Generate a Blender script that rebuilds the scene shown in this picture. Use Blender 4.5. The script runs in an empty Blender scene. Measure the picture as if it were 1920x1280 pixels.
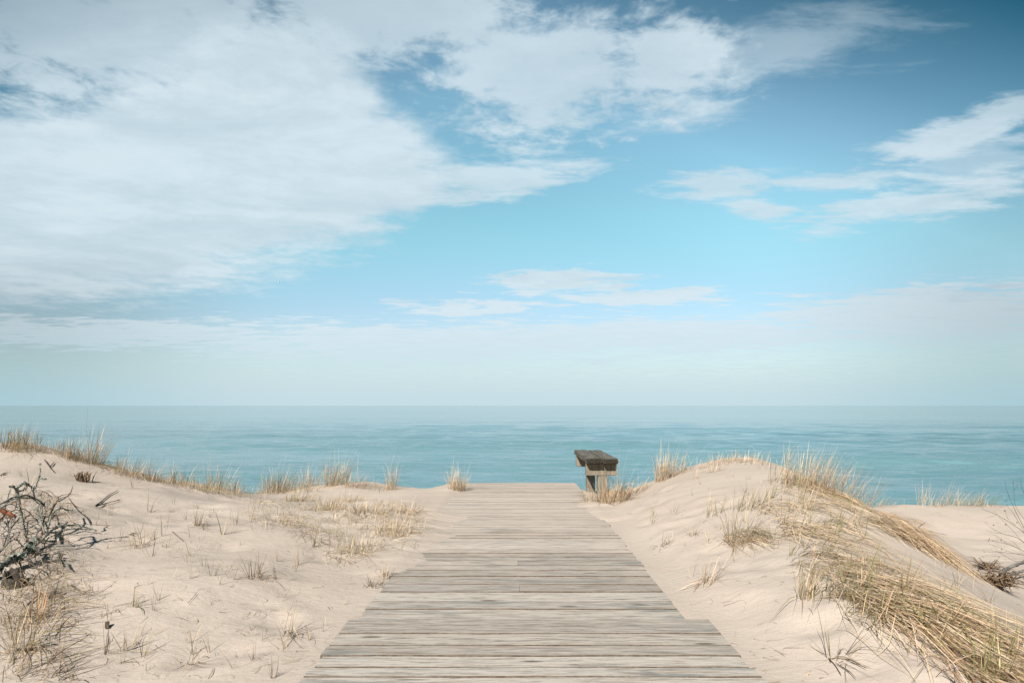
import bpy, bmesh, math, random
import numpy as np
from mathutils import Vector, Matrix, noise as mnoise

# ------------------------------------------------------------------ scene, camera, light
S = bpy.context.scene
COL = S.collection
R = math.radians
EYE = 1.2            # eye height above the boardwalk (z = 0 is the boardwalk top)
F = 1280.0           # focal length in photo pixels (24 mm on a 36 mm sensor, 1920 px wide)

cam_d = bpy.data.cameras.new('camera')
cam = bpy.data.objects.new('camera', cam_d)
COL.objects.link(cam)
cam.location = (0, 0, EYE)
cam.rotation_euler = (R(90), 0, 0)
cam_d.lens = 24.0
cam_d.sensor_width = 36.0
cam_d.shift_y = 120.0 / 1920.0     # horizon below the middle of the frame
cam_d.clip_start = 0.05
cam_d.clip_end = 100000.0
S.camera = cam

S.view_settings.view_transform = 'Standard'
S.view_settings.look = 'None'
S.view_settings.exposure = 1.0
S.view_settings.gamma = 1.0

LDIR = Vector((0.5, 1.1, -1.0)).normalized()      # direction the sunlight travels
SUN_ELEV = math.asin(-LDIR.z)
sd = bpy.data.lights.new('sun', 'SUN')
sd.energy = 5.0
sd.angle = R(0.53)
sd.color = (1.0, 0.95, 0.87)
so = bpy.data.objects.new('sun', sd)
COL.objects.link(so)
so.rotation_euler = LDIR.to_track_quat('-Z', 'Y').to_euler()
so.location = (-10, -20, 20)


class NT:
    """small helper to write node trees"""
    def __init__(self, tree):
        self.t = tree
        self.n = tree.nodes
        self.l = tree.links

    def node(self, kind, **kw):
        nd = self.n.new(kind)
        for k, v in kw.items():
            setattr(nd, k, v)
        return nd

    def put(self, sock, v):
        if isinstance(v, (int, float, tuple, list)):
            sock.default_value = v
        else:
            self.l.new(v, sock)

    def math(self, op, a, b=None, c=None, clamp=False):
        nd = self.node('ShaderNodeMath', operation=op, use_clamp=clamp)
        for i, v in enumerate((a, b, c)):
            if v is not None:
                self.put(nd.inputs[i], v)
        return nd.outputs[0]

    def vmath(self, op, a, b=None):
        nd = self.node('ShaderNodeVectorMath', operation=op)
        self.put(nd.inputs[0], a)
        if b is not None:
            self.put(nd.inputs[1], b)
        return nd.outputs['Value'] if op in ('LENGTH', 'DOT_PRODUCT', 'DISTANCE') else nd.outputs[0]

    def sstep(self, v, lo, hi, a=0.0, b=1.0):
        nd = self.node('ShaderNodeMapRange', interpolation_type='SMOOTHSTEP')
        self.put(nd.inputs[0], v)
        for i, q in zip((1, 2, 3, 4), (lo, hi, a, b)):
            self.put(nd.inputs[i], q)
        return nd.outputs[0]

    def lin(self, v, lo, hi, a=0.0, b=1.0):
        nd = self.node('ShaderNodeMapRange')
        self.put(nd.inputs[0], v)
        for i, q in zip((1, 2, 3, 4), (lo, hi, a, b)):
            self.put(nd.inputs[i], q)
        return nd.outputs[0]

    def noise(self, vec, scale, detail=4, rough=0.55, dist=0.0, out=0):
        nd = self.node('ShaderNodeTexNoise')
        self.put(nd.inputs['Vector'], vec)
        nd.inputs['Scale'].default_value = scale
        nd.inputs['Detail'].default_value = detail
        nd.inputs['Roughness'].default_value = rough
        nd.inputs['Distortion'].default_value = dist
        return nd.outputs[out]

    def mapping(self, vec, loc=(0, 0, 0), rot=(0, 0, 0), scale=(1, 1, 1), kind='POINT'):
        nd = self.node('ShaderNodeMapping', vector_type=kind)
        self.put(nd.inputs['Vector'], vec)
        nd.inputs['Location'].default_value = loc
        nd.inputs['Rotation'].default_value = rot
        nd.inputs['Scale'].default_value = scale
        return nd.outputs[0]

    def xyz(self, x, y, z=0.0):
        nd = self.node('ShaderNodeCombineXYZ')
        for i, v in enumerate((x, y, z)):
            self.put(nd.inputs[i], v)
        return nd.outputs[0]

    def sep(self, v):
        nd = self.node('ShaderNodeSeparateXYZ')
        self.put(nd.inputs[0], v)
        return nd.outputs

    def mix(self, f, a, b, blend='MIX'):
        nd = self.node('ShaderNodeMix', data_type='RGBA', blend_type=blend)
        self.put(nd.inputs[0], f)
        for i, v in ((6, a), (7, b)):
            if isinstance(v, (tuple, list)) and len(v) == 3:
                v = (*v, 1.0)
            self.put(nd.inputs[i], v)
        return nd.outputs[2]


# ------------------------------------------------------------------ sky: physical sky with procedural cloud layers
W = bpy.data.worlds.new('World')
S.world = W
W.use_nodes = True
w = NT(W.node_tree)
w.n.clear()
sky = w.node('ShaderNodeTexSky', sky_type='NISHITA')
sky.sun_disc = False
sky.sun_elevation = SUN_ELEV
SUN_ROT = math.atan2(-LDIR.x, -LDIR.y)
sky.sun_rotation = SUN_ROT
sky.altitude = 0
sky.air_density = 1.0
sky.dust_density = 0.6
sky.ozone_density = 1.0
gen = w.node('ShaderNodeTexCoord').outputs['Generated']
gx, gy, gz = w.sep(gen)
yc = w.math('MAXIMUM', gy, 0.2)
su = w.math('DIVIDE', gx, yc)
sv = w.math('DIVIDE', gz, yc)
zc = w.math('MAXIMUM', gz, 0.0)
wp = w.math('DIVIDE', 1.0, w.math('ADD', zc, 0.07))
plane = w.xyz(w.math('MULTIPLY', gx, wp), w.math('MULTIPLY', gy, wp), 0.0)
uv = w.xyz(su, sv, 0.0)
warp = w.noise(plane, 2.2, 5, 0.6, 0.0, out=1)
warp = w.vmath('MULTIPLY', w.vmath('SUBTRACT', warp, (0.5, 0.5, 0.5)), (0.13, 0.06, 0.0))
uvw = w.vmath('ADD', uv, warp)
n_big = w.noise(plane, 1.6, 9, 0.58, 0.35)
n_fine = w.noise(w.mapping(plane, loc=(4.3, 1.7, 0)), 6.5, 10, 0.64, 0.25)
n_cell = w.noise(w.mapping(plane, loc=(2.3, 0.7, 0)), 13.0, 8, 0.6, 0.5)
n_wisp = w.noise(w.mapping(plane, loc=(1.3, 7.7, 0), rot=(0, 0, R(-14)), scale=(1.0, 2.2, 1.0)), 3.6, 10, 0.66, 0.3)


def blobs(lst):
    acc = None
    for (cx, cy, rx, ry, rot, wt) in lst:
        loc = ((cx - 960) / F, (760 - cy) / F, 0)
        m = w.mapping(uvw, loc=loc, rot=(0, 0, R(rot)), scale=(rx / F, ry / F, 1.0), kind='TEXTURE')
        f = w.math('SUBTRACT', 1.0, w.vmath('LENGTH', m))
        if wt != 1.0:
            f = w.math('ADD', f, wt - 1.0)
        acc = f if acc is None else w.math('MAXIMUM', acc, f)
    return acc


def layer(field, noise, amp, lo, hi, op):
    d = w.math('ADD', field, w.math('MULTIPLY', w.math('SUBTRACT', noise, 0.5), amp))
    return w.math('MULTIPLY', w.sstep(d, lo, hi), op)


bank = blobs([(60, 380, 640, 200, 0, 1), (400, 320, 400, 200, 0, 1), (620, 330, 230, 130, 6, 1), (520, 190, 220, 150, 0, 1)])
n_mid = w.math('ADD', w.math('MULTIPLY', n_big, .5), w.math('MULTIPLY', n_fine, .5))
n_mot = w.math('ADD', w.math('MULTIPLY', n_fine, .47), w.math('ADD', w.math('MULTIPLY', n_cell, .38), w.math('MULTIPLY', n_big, .15)))
a_bank = layer(bank, n_mid, 1.1, -0.10, 0.28, 0.92)
mott = blobs([(200, 60, 700, 190, 0, 1), (720, 10, 420, 150, 0, 1), (1010, 140, 260, 170, 0, 1), (1260, 120, 210, 140, 8, .95)])
a_mott = layer(mott, n_mot, 2.7, 0.06, 0.62, 0.8)
thin = blobs([(1480, 80, 330, 90, 10, 1), (1320, 205, 180, 45, 6, 1), (1820, 300, 230, 90, 14, 1)])
a_thin = layer(thin, n_wisp, 1.9, 0.1, 0.8, 0.42)
wisp = blobs([(930, 335, 250, 55, 6, 1), (1370, 345, 150, 42, 8, 1), (1430, 388, 120, 26, 0, 1), (1560, 335, 200, 30, 0, .9),
              (1840, 238, 230, 48, 17, 1.1), (1740, 375, 300, 46, 10, 1.05)])
a_wisp = layer(wisp, n_wisp, 2.4, 0.02, 0.7, 0.78)
low = blobs([(1060, 528, 190, 30, 0, 1), (1200, 560, 210, 22, 2, 1), (900, 576, 170, 18, 0, 1), (820, 640, 620, 46, 0, 1), (1760, 590, 420, 62, 3, 1.05),
             (200, 625, 430, 34, 0, 1), (1250, 630, 500, 40, 0, .95)])
a_low = layer(low, n_wisp, 2.8, 0.02, 0.5, 0.9)
a_haze = w.sstep(w.math('ADD', sv, w.math('MULTIPLY', w.math('SUBTRACT', n_wisp, .5), .09)), 0.15, 0.0, 0.0, 0.95)
keep = None
for a in (a_bank, a_mott, a_thin, a_wisp, a_low):
    k = w.math('SUBTRACT', 1.0, a, clamp=True)
    keep = k if keep is None else w.math('MULTIPLY', keep, k)
cover = w.math('SUBTRACT', 1.0, keep, clamp=True)
cover = w.math('MULTIPLY', cover, w.sstep(gz, -0.02, 0.0))
shade = w.sstep(w.math('ADD', w.noise(w.mapping(plane, loc=(9, 3, 0), scale=(1, 1.7, 1)), 1.5, 8, 0.6, 0.4), w.math('ADD', w.math('MULTIPLY', w.math('SUBTRACT', n_fine, .5), .45), w.sstep(sv, .22, .1, 0.0, .3))), 0.3, 0.72)
ccol = w.mix(shade, (0.41, 0.50, 0.553), (0.50, 0.583, 0.63))
dcor = w.math('ADD', w.math('MULTIPLY', w.math('MAXIMUM', su, w.math('MULTIPLY', su, -.8)), .35), sv)
tr = w.node('ShaderNodeValToRGB')
w.l.new(dcor, tr.inputs[0])
el = tr.color_ramp.elements
el[0].position, el[0].color = .30, (.73, 1.0, .82, 1)
el[1].position, el[1].color = .85, (.10, .32, .32, 1)
for p_, c_ in ((.48, (.88, 1.12, .93)), (.57, (.74, .94, .81)), (.66, (.47, .69, .62))):
    e_ = el.new(p_); e_.color = (*c_, 1)
lowc = w.mix(w.sstep(sv, .28, .10), (1, 1, 1), (.93, .715, .90))
skyt = w.mix(1.0, w.mix(1.0, sky.outputs[0], tr.outputs[0], 'MULTIPLY'), lowc, 'MULTIPLY')
cover = w.math('MULTIPLY', cover, w.sstep(dcor, .62, .88, 1.0, .5))
bg_sky = w.node('ShaderNodeBackground')
bg_sky.inputs[1].default_value = 0.0863
w.l.new(skyt, bg_sky.inputs[0])
bg_cl = w.node('ShaderNodeBackground')
bg_cl.inputs[1].default_value = 0.707
w.l.new(ccol, bg_cl.inputs[0])
ms = w.node('ShaderNodeMixShader')
w.l.new(cover, ms.inputs[0])
w.l.new(bg_sky.outputs[0], ms.inputs[1])
w.l.new(bg_cl.outputs[0], ms.inputs[2])
wo = w.node('ShaderNodeOutputWorld')
bg_hz = w.node('ShaderNodeBackground')
bg_hz.inputs[1].default_value = 0.707
side = w.math('MULTIPLY', w.sstep(w.math('ABSOLUTE', su), .3, .8), w.sstep(sv, .27, .12))
w.l.new(w.mix(side, (.40, .515, .57), (.285, .43, .485)), bg_hz.inputs[0])
side2 = w.math('MULTIPLY', w.sstep(w.math('ABSOLUTE', su), .3, .75), w.sstep(sv, .46, .22))
skyt = w.mix(w.math('MULTIPLY', side2, .34), skyt, (0, 0, 0))
w.l.new(skyt, bg_sky.inputs[0])
ccol = w.mix(w.math('MULTIPLY', side, .28), ccol, (0, .02, .03))
w.l.new(ccol, bg_cl.inputs[0])
ms2 = w.node('ShaderNodeMixShader')
w.l.new(a_haze, ms2.inputs[0])
w.l.new(ms.outputs[0], ms2.inputs[1])
w.l.new(bg_hz.outputs[0], ms2.inputs[2])
w.l.new(ms2.outputs[0], wo.inputs[0])


# ------------------------------------------------------------------ general helpers
def setp(o, label=None, cat=None, group=None, kind=None):
    if label: o['label'] = label
    if cat: o['category'] = cat
    if group: o['group'] = group
    if kind: o['kind'] = kind
    return o


def link_mesh(name, me, mat=None, parent=None, loc=None):
    o = bpy.data.objects.new(name, me)
    COL.objects.link(o)
    if mat: me.materials.append(mat)
    if parent is not None: o.parent = parent
    if loc is not None: o.location = loc
    return o


def empty(name, loc):
    o = bpy.data.objects.new(name, None)
    COL.objects.link(o)
    o.location = loc
    o.empty_display_size = 0.1
    return o


def mesh_np(name, verts, quads, cols=None, smooth=True):
    me = bpy.data.meshes.new(name)
    nv, nq = len(verts), len(quads)
    me.vertices.add(nv)
    me.vertices.foreach_set('co', np.asarray(verts, np.float32).ravel())
    me.loops.add(nq * 4)
    me.loops.foreach_set('vertex_index', np.asarray(quads, np.int32).ravel())
    me.polygons.add(nq)
    me.polygons.foreach_set('loop_start', np.arange(0, nq * 4, 4, dtype=np.int32))
    me.polygons.foreach_set('loop_total', np.full(nq, 4, np.int32))
    me.update(calc_edges=True)
    me.validate()
    me.polygons.foreach_set('use_smooth', np.full(len(me.polygons), bool(smooth)))
    if cols is not None:
        a = me.attributes.new('tint', 'FLOAT_COLOR', 'POINT')
        a.data.foreach_set('color', np.asarray(cols, np.float32).ravel())
    return me


def material(name):
    m = bpy.data.materials.new(name)
    m.use_nodes = True
    t = NT(m.node_tree)
    b = t.n['Principled BSDF']
    return m, t, b


# ------------------------------------------------------------------ terrain shape
def ip(x, pts):
    return np.interp(x, [p[0] for p in pts], [p[1] for p in pts])


CTRL = np.array([
    # left of the boardwalk
    (-1.0, -3, -.02), (-1.0, 1, -.02), (-1.0, 3, -.02), (-1.0, 5, .0), (-1.0, 7, .04), (-1.0, 9, .0), (-1.0, 10.4, -.06),
    (-1.8, 2.5, .0), (-2, 4, .05), (-2, 6, .08), (-2, 8, .03), (-2, 9.6, -.03),
    (-3, 2.5, .1), (-3, 4.5, .17), (-3.2, 6.5, .18), (-3.3, 8.5, .06), (-3.2, 10, -.06),
    (-4.5, 3, .33), (-4.5, 5, .36), (-4.7, 7, .36), (-5.02, 8.8, .34), (-6.05, 8.6, .69), (-5.5, 8.7, .51), (-6.45, 8.6, .65),
    (-4.53, 9.2, .158), (-4.14, 10, -.05), (-2.87, 10.8, -.03), (-2.19, 10.8, -.04), (-3.8, 10.6, -.15), (-1.4, 10.6, -.17),
    (-6, 7, .55), (-6, 5, .52), (-6, 3, .5), (-8, 3, .75), (-8, 6, .8), (-8, 8.6, .78), (-11, 5, .9), (-4, -3, .25),
    # right of the boardwalk
    (1.1, -3, -.02), (1.1, 1, -.02), (1.1, 3, -.02), (1.1, 5, -.01), (1.1, 7, .01), (1.1, 8.5, .0), (1.2, 9.6, -.04),
    (1.5, 3, .0), (1.6, 5, .08), (1.7, 7, .13), (1.6, 8.3, .07), (1.55, 9.1, -.01), (1.78, 9, .12), (2.32, 9, .35), (2.88, 9, .46),
    (3.45, 9, .38), (3.75, 8.8, .24), (2.5, 7.4, .36), (3.0, 7.8, .42), (2.0, 8, .25),
    (3.6, 7.2, .15), (3.05, 5, .14), (2.72, 3.6, .09), (2.62, 2.6, .05), (1.8, 4.4, .15), (1.7, 3.6, .09), (2.2, 3.3, .13), (2.4, 4.5, .24), (2.7, 6, .3), (2.0, 2.4, .03),
    (3.9, 4.6, -.42), (4.5, 6, -.55), (4.4, 7.6, -.3), (5.5, 7, -.68), (5.5, 9.3, -.66), (6.2, 11.5, -.67), (5.25, 10.5, -.3), (4.4, 9.3, .0),
    (7.2, 12.5, -.66), (9.2, 12.5, -.65), (3.6, 3, -.4), (8, 6, -.6), (8, 3, -.5), (11, 9, -.6), (4, -3, -.2), (3.4, 1.6, -.3),
])
YC = [(-12, 8.6), (-5.5, 8.75), (-4.9, 8.95), (-4.5, 9.35), (-3.8, 10.7), (-1.2, 10.7), (-.95, 10.55), (.9, 10.2), (1.05, 9.75), (1.35, 9.7), (1.6, 9.3), (3.4, 9.25),
      (3.9, 9.1), (4.4, 9.5), (5.2, 10.6), (7, 12.6), (14, 12.6)]
DRIFT_L = [(0, -.12), (2, -.12), (4.75, -.1), (4.95, .02), (5.2, .1), (5.45, .14), (5.93, .19), (6.65, .24), (7.38, .3), (7.8, .16), (8.08, .05), (8.83, .03), (9.3, .1), (9.7, .12), (10.3, .12), (10.6, .0)]
DRIFT_R = [(0, -.12), (3.5, -.12), (6.9, -.06), (7.35, .03), (7.8, .1), (8.2, .17), (8.5, .06), (8.8, .0), (9.4, -.05), (11, -.1)]
DL, DR, DRW, DLW, YW = -.86, .985, 1.10, -.915, 3.84


def _tps(r2):
    return 0.5 * r2 * np.log(r2 + 1e-9)


_c = CTRL[:, :2]
_n = len(_c)
_K = _tps(((_c[:, None] - _c[None]) ** 2).sum(-1)) + np.eye(_n) * 0.004
_P = np.hstack([np.ones((_n, 1)), _c])
_A = np.vstack([np.hstack([_K, _P]), np.hstack([_P.T, np.zeros((3, 3))])])
_w = np.linalg.solve(_A, np.concatenate([CTRL[:, 2], np.zeros(3)]))


def rbf(X, Y):
    out = _w[_n] + _w[_n + 1] * X + _w[_n + 2] * Y
    for i in range(_n):
        out = out + _w[i] * _tps((X - _c[i, 0]) ** 2 + (Y - _c[i, 1]) ** 2)
    return out


_rs = np.random.RandomState(5)
_WV = [(_rs.uniform(.5, 5.5), _rs.uniform(0, math.pi), _rs.uniform(0, 6.28)) for _ in range(26)]


_WS = [(_rs.uniform(6, 22), _rs.uniform(0, math.pi), _rs.uniform(0, 6.28)) for _ in range(22)]


_FP = []
for _ in range(150):       # old soft footprints and scuffs
    if _rs.rand() < .62:
        _FP.append((_rs.uniform(-4.2, -1.1), _rs.uniform(2.3, 8.5), _rs.uniform(0, 3.14), _rs.uniform(.008, .018)))
    else:
        _FP.append((_rs.uniform(1.2, 2.1), _rs.uniform(2.2, 8.0), _rs.uniform(0, 3.14), _rs.uniform(.006, .014)))


def prints(X, Y):
    out = np.zeros_like(X)
    for (fx, fy, a, dp) in _FP:
        m = (np.abs(X - fx) < .6) & (np.abs(Y - fy) < .6)
        if not m.any():
            continue
        dx, dy = X[m] - fx, Y[m] - fy
        u, v = dx * math.cos(a) + dy * math.sin(a), -dx * math.sin(a) + dy * math.cos(a)
        q2 = (u / .15) ** 2 + (v / .085) ** 2
        out[m] += -dp * np.exp(-q2) + .4 * dp * np.exp(-((np.sqrt(q2) - 1.7) / .5) ** 2)
    return out


def height_raw(X, Y):
    Xc = np.clip(X, -11, 11)
    yc_ = ip(X, YC) + .10 * np.sin(X * 3.1) + .05 * np.sin(X * 7.7 + 1)
    Yr = np.clip(Y, -3, yc_ + .25)
    z = rbf(Xc, Yr)
    und = np.zeros_like(z)
    for (k, a, ph) in _WV:
        und = und + np.sin((X * math.cos(a) + Y * math.sin(a)) * k + ph) * .016 / (k ** .75)
    sm = np.zeros_like(z)
    for (k, a, ph) in _WS:
        sm = sm + np.sin((X * math.cos(a) + Y * math.sin(a)) * k + ph + 1.5 * np.sin(X * 1.3 + ph) + 1.5 * np.sin(Y * 1.7 + a)) * .0019 * (9 / k) ** .8
    und = und + sm * (.35 + .65 * np.clip(np.sin(X * .9 + 1) * np.sin(Y * 1.1 + X * .4) + .4, 0, 1))
    far = np.clip((np.abs(X - .05) - 1.0) / .8, 0, 1)
    z = z + und * (.25 + .75 * far) + prints(X, Y) * np.clip((np.abs(X - .05) - 1.05) / .15, 0, 1)
    d = np.maximum(Y - yc_, 0)
    drop = np.where(d < .6, .55 * d * d / 1.2, .55 * (d - .3))
    # along the boardwalk the sand either drifts onto it or runs just below its top
    wig = .05 * np.sin(Y * 5.3) + .035 * np.sin(Y * 13 + 1) + .02 * np.sin(Y * 31)
    tw = np.clip((YW + .5 - Y) / .5, 0, 1)
    tw = tw * tw * (3 - 2 * tw)
    el = DL + (DLW - DL) * tw
    er = DR + (DRW - DR) * tw
    inl, inr = X - el, er - X
    for ins, dr in ((inl, ip(Y, DRIFT_L)), (inr, ip(Y, DRIFT_R))):
        dr = dr + np.where(dr > 0, wig * np.clip(dr * 6, 0, 1), 0)
        edge = np.where(dr > 0, .15 * dr, -.018 + .05 * np.clip(dr, -.12, 0))
        t = np.clip((ins + .45) / .45, 0, 1)
        t = t * t * (3 - 2 * t)
        tgt = edge - .15 * np.maximum(ins, 0)
        other = (ins < 1.0)
        z = np.where(other, z * (1 - t) + tgt * t, z)
    inside = (inl > 0) & (inr > 0)
    z = np.where(inside & (np.minimum(inl, inr) > .45), np.minimum(z, -.11), z)
    z = np.where(inside & (Y > 10.2), np.minimum(z, -.1 - .5 * (Y - 10.2)), z)
    z = z - drop
    floor = np.where(Y < 25, -3.78, -3.78 - (Y - 25) * .12)
    return np.maximum(z, np.where(Y > 9, floor, -3.7))


def axis(segs):
    out = []
    for a, b, st in segs:
        out += list(np.arange(a, b - 1e-6, st))
    out.append(segs[-1][1])
    return np.array(out)


GX = axis([(-60, -12, 4), (-12, -7, .25), (-7, -1.5, .05), (-1.5, 1.8, .03), (1.8, 8, .05), (8, 14, .25), (14, 60, 4)])
GY = axis([(-12, 0, .5), (0, 1.6, .1), (1.6, 13.4, .045), (13.4, 20, .25), (20, 60, 2)])
MX, MY = np.meshgrid(GX, GY)
MZ = height_raw(MX, MY)


def H(X, Y):
    X = np.asarray(X, float); Y = np.asarray(Y, float)
    i = np.clip(np.searchsorted(GX, X) - 1, 0, len(GX) - 2)
    j = np.clip(np.searchsorted(GY, Y) - 1, 0, len(GY) - 2)
    fx = np.clip((X - GX[i]) / (GX[i + 1] - GX[i]), 0, 1)
    fy = np.clip((Y - GY[j]) / (GY[j + 1] - GY[j]), 0, 1)
    return (MZ[j, i] * (1 - fx) * (1 - fy) + MZ[j, i + 1] * fx * (1 - fy) + MZ[j + 1, i] * (1 - fx) * fy + MZ[j + 1, i + 1] * fx * fy)


_T = np.concatenate([np.arange(1.2, 14, .012)])


def ground(px, py):
    """first point of the terrain seen towards a photo pixel; (x, y, z)"""
    X = (px - 960) / F * _T
    Z = EYE - (py - 760) / F * _T
    below = Z <= H(X, _T)
    if not below.any():
        # the sight line passes over the crest: take the crest under it
        k = int(np.argmin(Z - H(X, _T) + np.where(_T > 13, 9, 0)))
    else:
        k = int(np.argmax(below))
    x, y = float(X[k]), float(_T[k])
    return x, y, float(H(x, y))


def at(px, py, Y):
    return ((px - 960) / F * Y, Y, EYE - (py - 760) / F * Y)


# ------------------------------------------------------------------ materials
def m_sand():
    m, t, b = material('sand')
    co = t.node('ShaderNodeTexCoord').outputs['Object']
    big = t.noise(co, .9, 5, .6)
    mid = t.noise(t.mapping(co, rot=(0, 0, R(28)), scale=(1, 2.4, 1)), 2.6, 6, .62, .4)
    grain = t.noise(co, 420, 2, .7)
    speck = t.noise(co, 130, 3, .75)
    c = t.mix(t.sstep(big, .3, .7), (.338, .277, .230), (.376, .314, .266))
    c = t.mix(t.math('MULTIPLY', t.sstep(mid, .56, .78), .42), c, (.27, .217, .18))
    c = t.mix(t.math('MULTIPLY', t.sstep(speck, .52, .74), .5), c, (.18, .135, .10))
    c = t.mix(t.lin(grain, .25, .75, 0, .42), c, (.48, .415, .36))
    c = t.mix(t.math('MULTIPLY', t.sstep(grain, .5, .28), .35), c, (.18, .137, .11))
    t.put(b.inputs['Base Color'], t.mix(1.0, c, (.915, .917, .925), 'MULTIPLY'))
    b.inputs['Roughness'].default_value = .95
    b.inputs['Specular IOR Level'].default_value = .15
    rip = t.noise(t.mapping(co, rot=(0, 0, R(28)), scale=(1, 3.2, 1)), 5.5, 4, .6, .6)
    lump = t.noise(co, 16, 4, .6)
    hgt = t.math('ADD', t.math('MULTIPLY', rip, .011), t.math('ADD', t.math('MULTIPLY', lump, .014), t.math('MULTIPLY', speck, .0030)))
    bp = t.node('ShaderNodeBump')
    bp.inputs['Strength'].default_value = .48
    bp.inputs['Distance'].default_value = 1.0
    t.put(bp.inputs['Height'], hgt)
    t.put(b.inputs['Normal'], bp.outputs[0])
    return m


def m_deck(name='deck_wood', dark=1.0):
    """weathered boards; grain along local x, board number in the attribute 'tint' (r random, g random, b length offset)"""
    m, t, b = material(name)
    co = t.node('ShaderNodeTexCoord').outputs['Object']
    at_ = t.node('ShaderNodeAttribute', attribute_name='tint')
    r, g, bl = t.sep(at_.outputs['Vector'])
    shift = t.xyz(t.math('MULTIPLY', bl, 37.0), t.math('MULTIPLY', g, 11.0), t.math('MULTIPLY', r, 23.0))
    p = t.vmath('ADD', co, shift)
    gr1 = t.noise(t.mapping(p, scale=(1.7, 24, 24)), 3.2, 7, .68, .35)
    gr2 = t.noise(t.mapping(p, scale=(3.2, 62, 62)), 4.0, 4, .7, .1)
    stain = t.noise(t.mapping(p, scale=(.9, 6, 6)), 2.3, 5, .6, .6)
    blue = t.noise(t.mapping(p, loc=(3, 1, 0), scale=(.7, 4.5, 4.5)), 1.7, 4, .55, .8)
    base = t.mix(r, (.335, .29, .25), (.52, .465, .41))
    base = t.mix(t.math('MULTIPLY', g, .3), base, (.37, .37, .355))
    c = t.mix(t.math('MULTIPLY', t.sstep(gr1, .49, .64), .78), base, (.15, .122, .10))
    crack = t.noise(t.mapping(p, loc=(7, 2, 0), scale=(.95, 30, 30)), 3.0, 5, .6, .2)
    c = t.mix(t.math('MULTIPLY', t.sstep(crack, .62, .68), .85), c, (.075, .06, .05))
    c = t.mix(t.math('MULTIPLY', t.sstep(gr1, .48, .36), .5), c, (.60, .53, .46))
    c = t.mix(t.math('MULTIPLY', t.sstep(gr2, .52, .66), .55), c, (.2, .165, .135))
    c = t.mix(t.math('MULTIPLY', t.sstep(stain, .56, .70), .6), c, (.30, .21, .145))
    c = t.mix(t.math('MULTIPLY', t.sstep(blue, .56, .67), .66), c, (.16, .18, .18))
    # knots: sparse stretched cells
    vo = t.node('ShaderNodeTexVoronoi', feature='F1')
    t.put(vo.inputs['Vector'], t.mapping(p, scale=(2.2, 8.5, 8.5)))
    vo.inputs['Scale'].default_value = 1.0
    kn = t.sstep(t.math('ADD', vo.outputs['Distance'], t.math('MULTIPLY', gr1, .12)), .24, .12)
    pick = t.math('GREATER_THAN', t.sep(vo.outputs['Color'])[0], .6)
    kn = t.math('MULTIPLY', kn, pick)
    c = t.mix(t.math('MULTIPLY', kn, .85), c, (.10, .08, .065))
    # wind-blown sand lying in the grain
    pos = t.sep(t.node('ShaderNodeNewGeometry').outputs['Position'])
    dust = t.noise(t.mapping(co, scale=(1.0, 2.2, 1)), 1.6, 6, .65, .3)
    far = t.sstep(pos[1], 3.6, 7.5, -.16, .16)
    c = t.mix(t.math('MULTIPLY', t.sstep(t.math('ADD', t.math('ADD', dust, far), t.math('MULTIPLY', gr2, .15)), .48, .74), .5 if dark == 1.0 else 0.0), c, (.55, .46, .395))
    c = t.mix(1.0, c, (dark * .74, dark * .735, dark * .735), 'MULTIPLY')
    t.put(b.inputs['Base Color'], c)
    b.inputs['Roughness'].default_value = .85
    b.inputs['Specular IOR Level'].default_value = .2
    bp = t.node('ShaderNodeBump')
    bp.inputs['Strength'].default_value = .6
    bp.inputs['Distance'].default_value = .01
    t.put(bp.inputs['Height'], t.math('SUBTRACT', t.math('ADD', t.math('MULTIPLY', gr1, -.7), t.math('MULTIPLY', gr2, -.45)), t.math('MULTIPLY', kn, .4)))
    t.put(b.inputs['Normal'], bp.outputs[0])
    return m


def m_bench(name, moss):
    """old timber, grain along local y, with dark lichen and moss growing on the top boards"""
    m, t, b = material(name)
    co = t.node('ShaderNodeTexCoord').outputs['Object']
    ax = (26, 1.2, 26) if moss else (18, 18, 1.5)
    gr = t.noise(t.mapping(co, scale=ax), 2.2, 6, .65, .3)
    blot = t.noise(co, 9, 6, .65, .3)
    fine = t.noise(co, 60, 3, .7)
    if moss:
        c = t.mix(t.sstep(gr, .35, .65), (.30, .27, .235), (.15, .14, .12))
        c = t.mix(t.math('MULTIPLY', t.sstep(t.math('ADD', blot, t.math('MULTIPLY', fine, .25)), .56, .74), .85), c, (.07, .065, .05))
        c = t.mix(t.math('MULTIPLY', t.sstep(fine, .58, .75), .5), c, (.34, .34, .28))
        # end grain and lower edges are darker, rotten wood
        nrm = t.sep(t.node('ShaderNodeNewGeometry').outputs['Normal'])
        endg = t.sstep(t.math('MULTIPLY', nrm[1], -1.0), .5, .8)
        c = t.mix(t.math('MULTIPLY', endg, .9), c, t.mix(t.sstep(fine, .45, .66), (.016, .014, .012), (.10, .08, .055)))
    else:
        c = t.mix(t.sstep(gr, .35, .68), (.40, .34, .27), (.24, .20, .155))
        c = t.mix(t.math('MULTIPLY', t.sstep(blot, .56, .74), .55), c, (.16, .14, .11))
    t.put(b.inputs['Base Color'], t.mix(1.0, c, (.51, .50, .49), 'MULTIPLY'))
    b.inputs['Roughness'].default_value = .9
    b.inputs['Specular IOR Level'].default_value = .15
    bp = t.node('ShaderNodeBump')
    bp.inputs['Strength'].default_value = .7
    bp.inputs['Distance'].default_value = .012
    t.put(bp.inputs['Height'], t.math('ADD', gr, t.math('MULTIPLY', blot, .6)))
    t.put(b.inputs['Normal'], bp.outputs[0])
    return m


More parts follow.
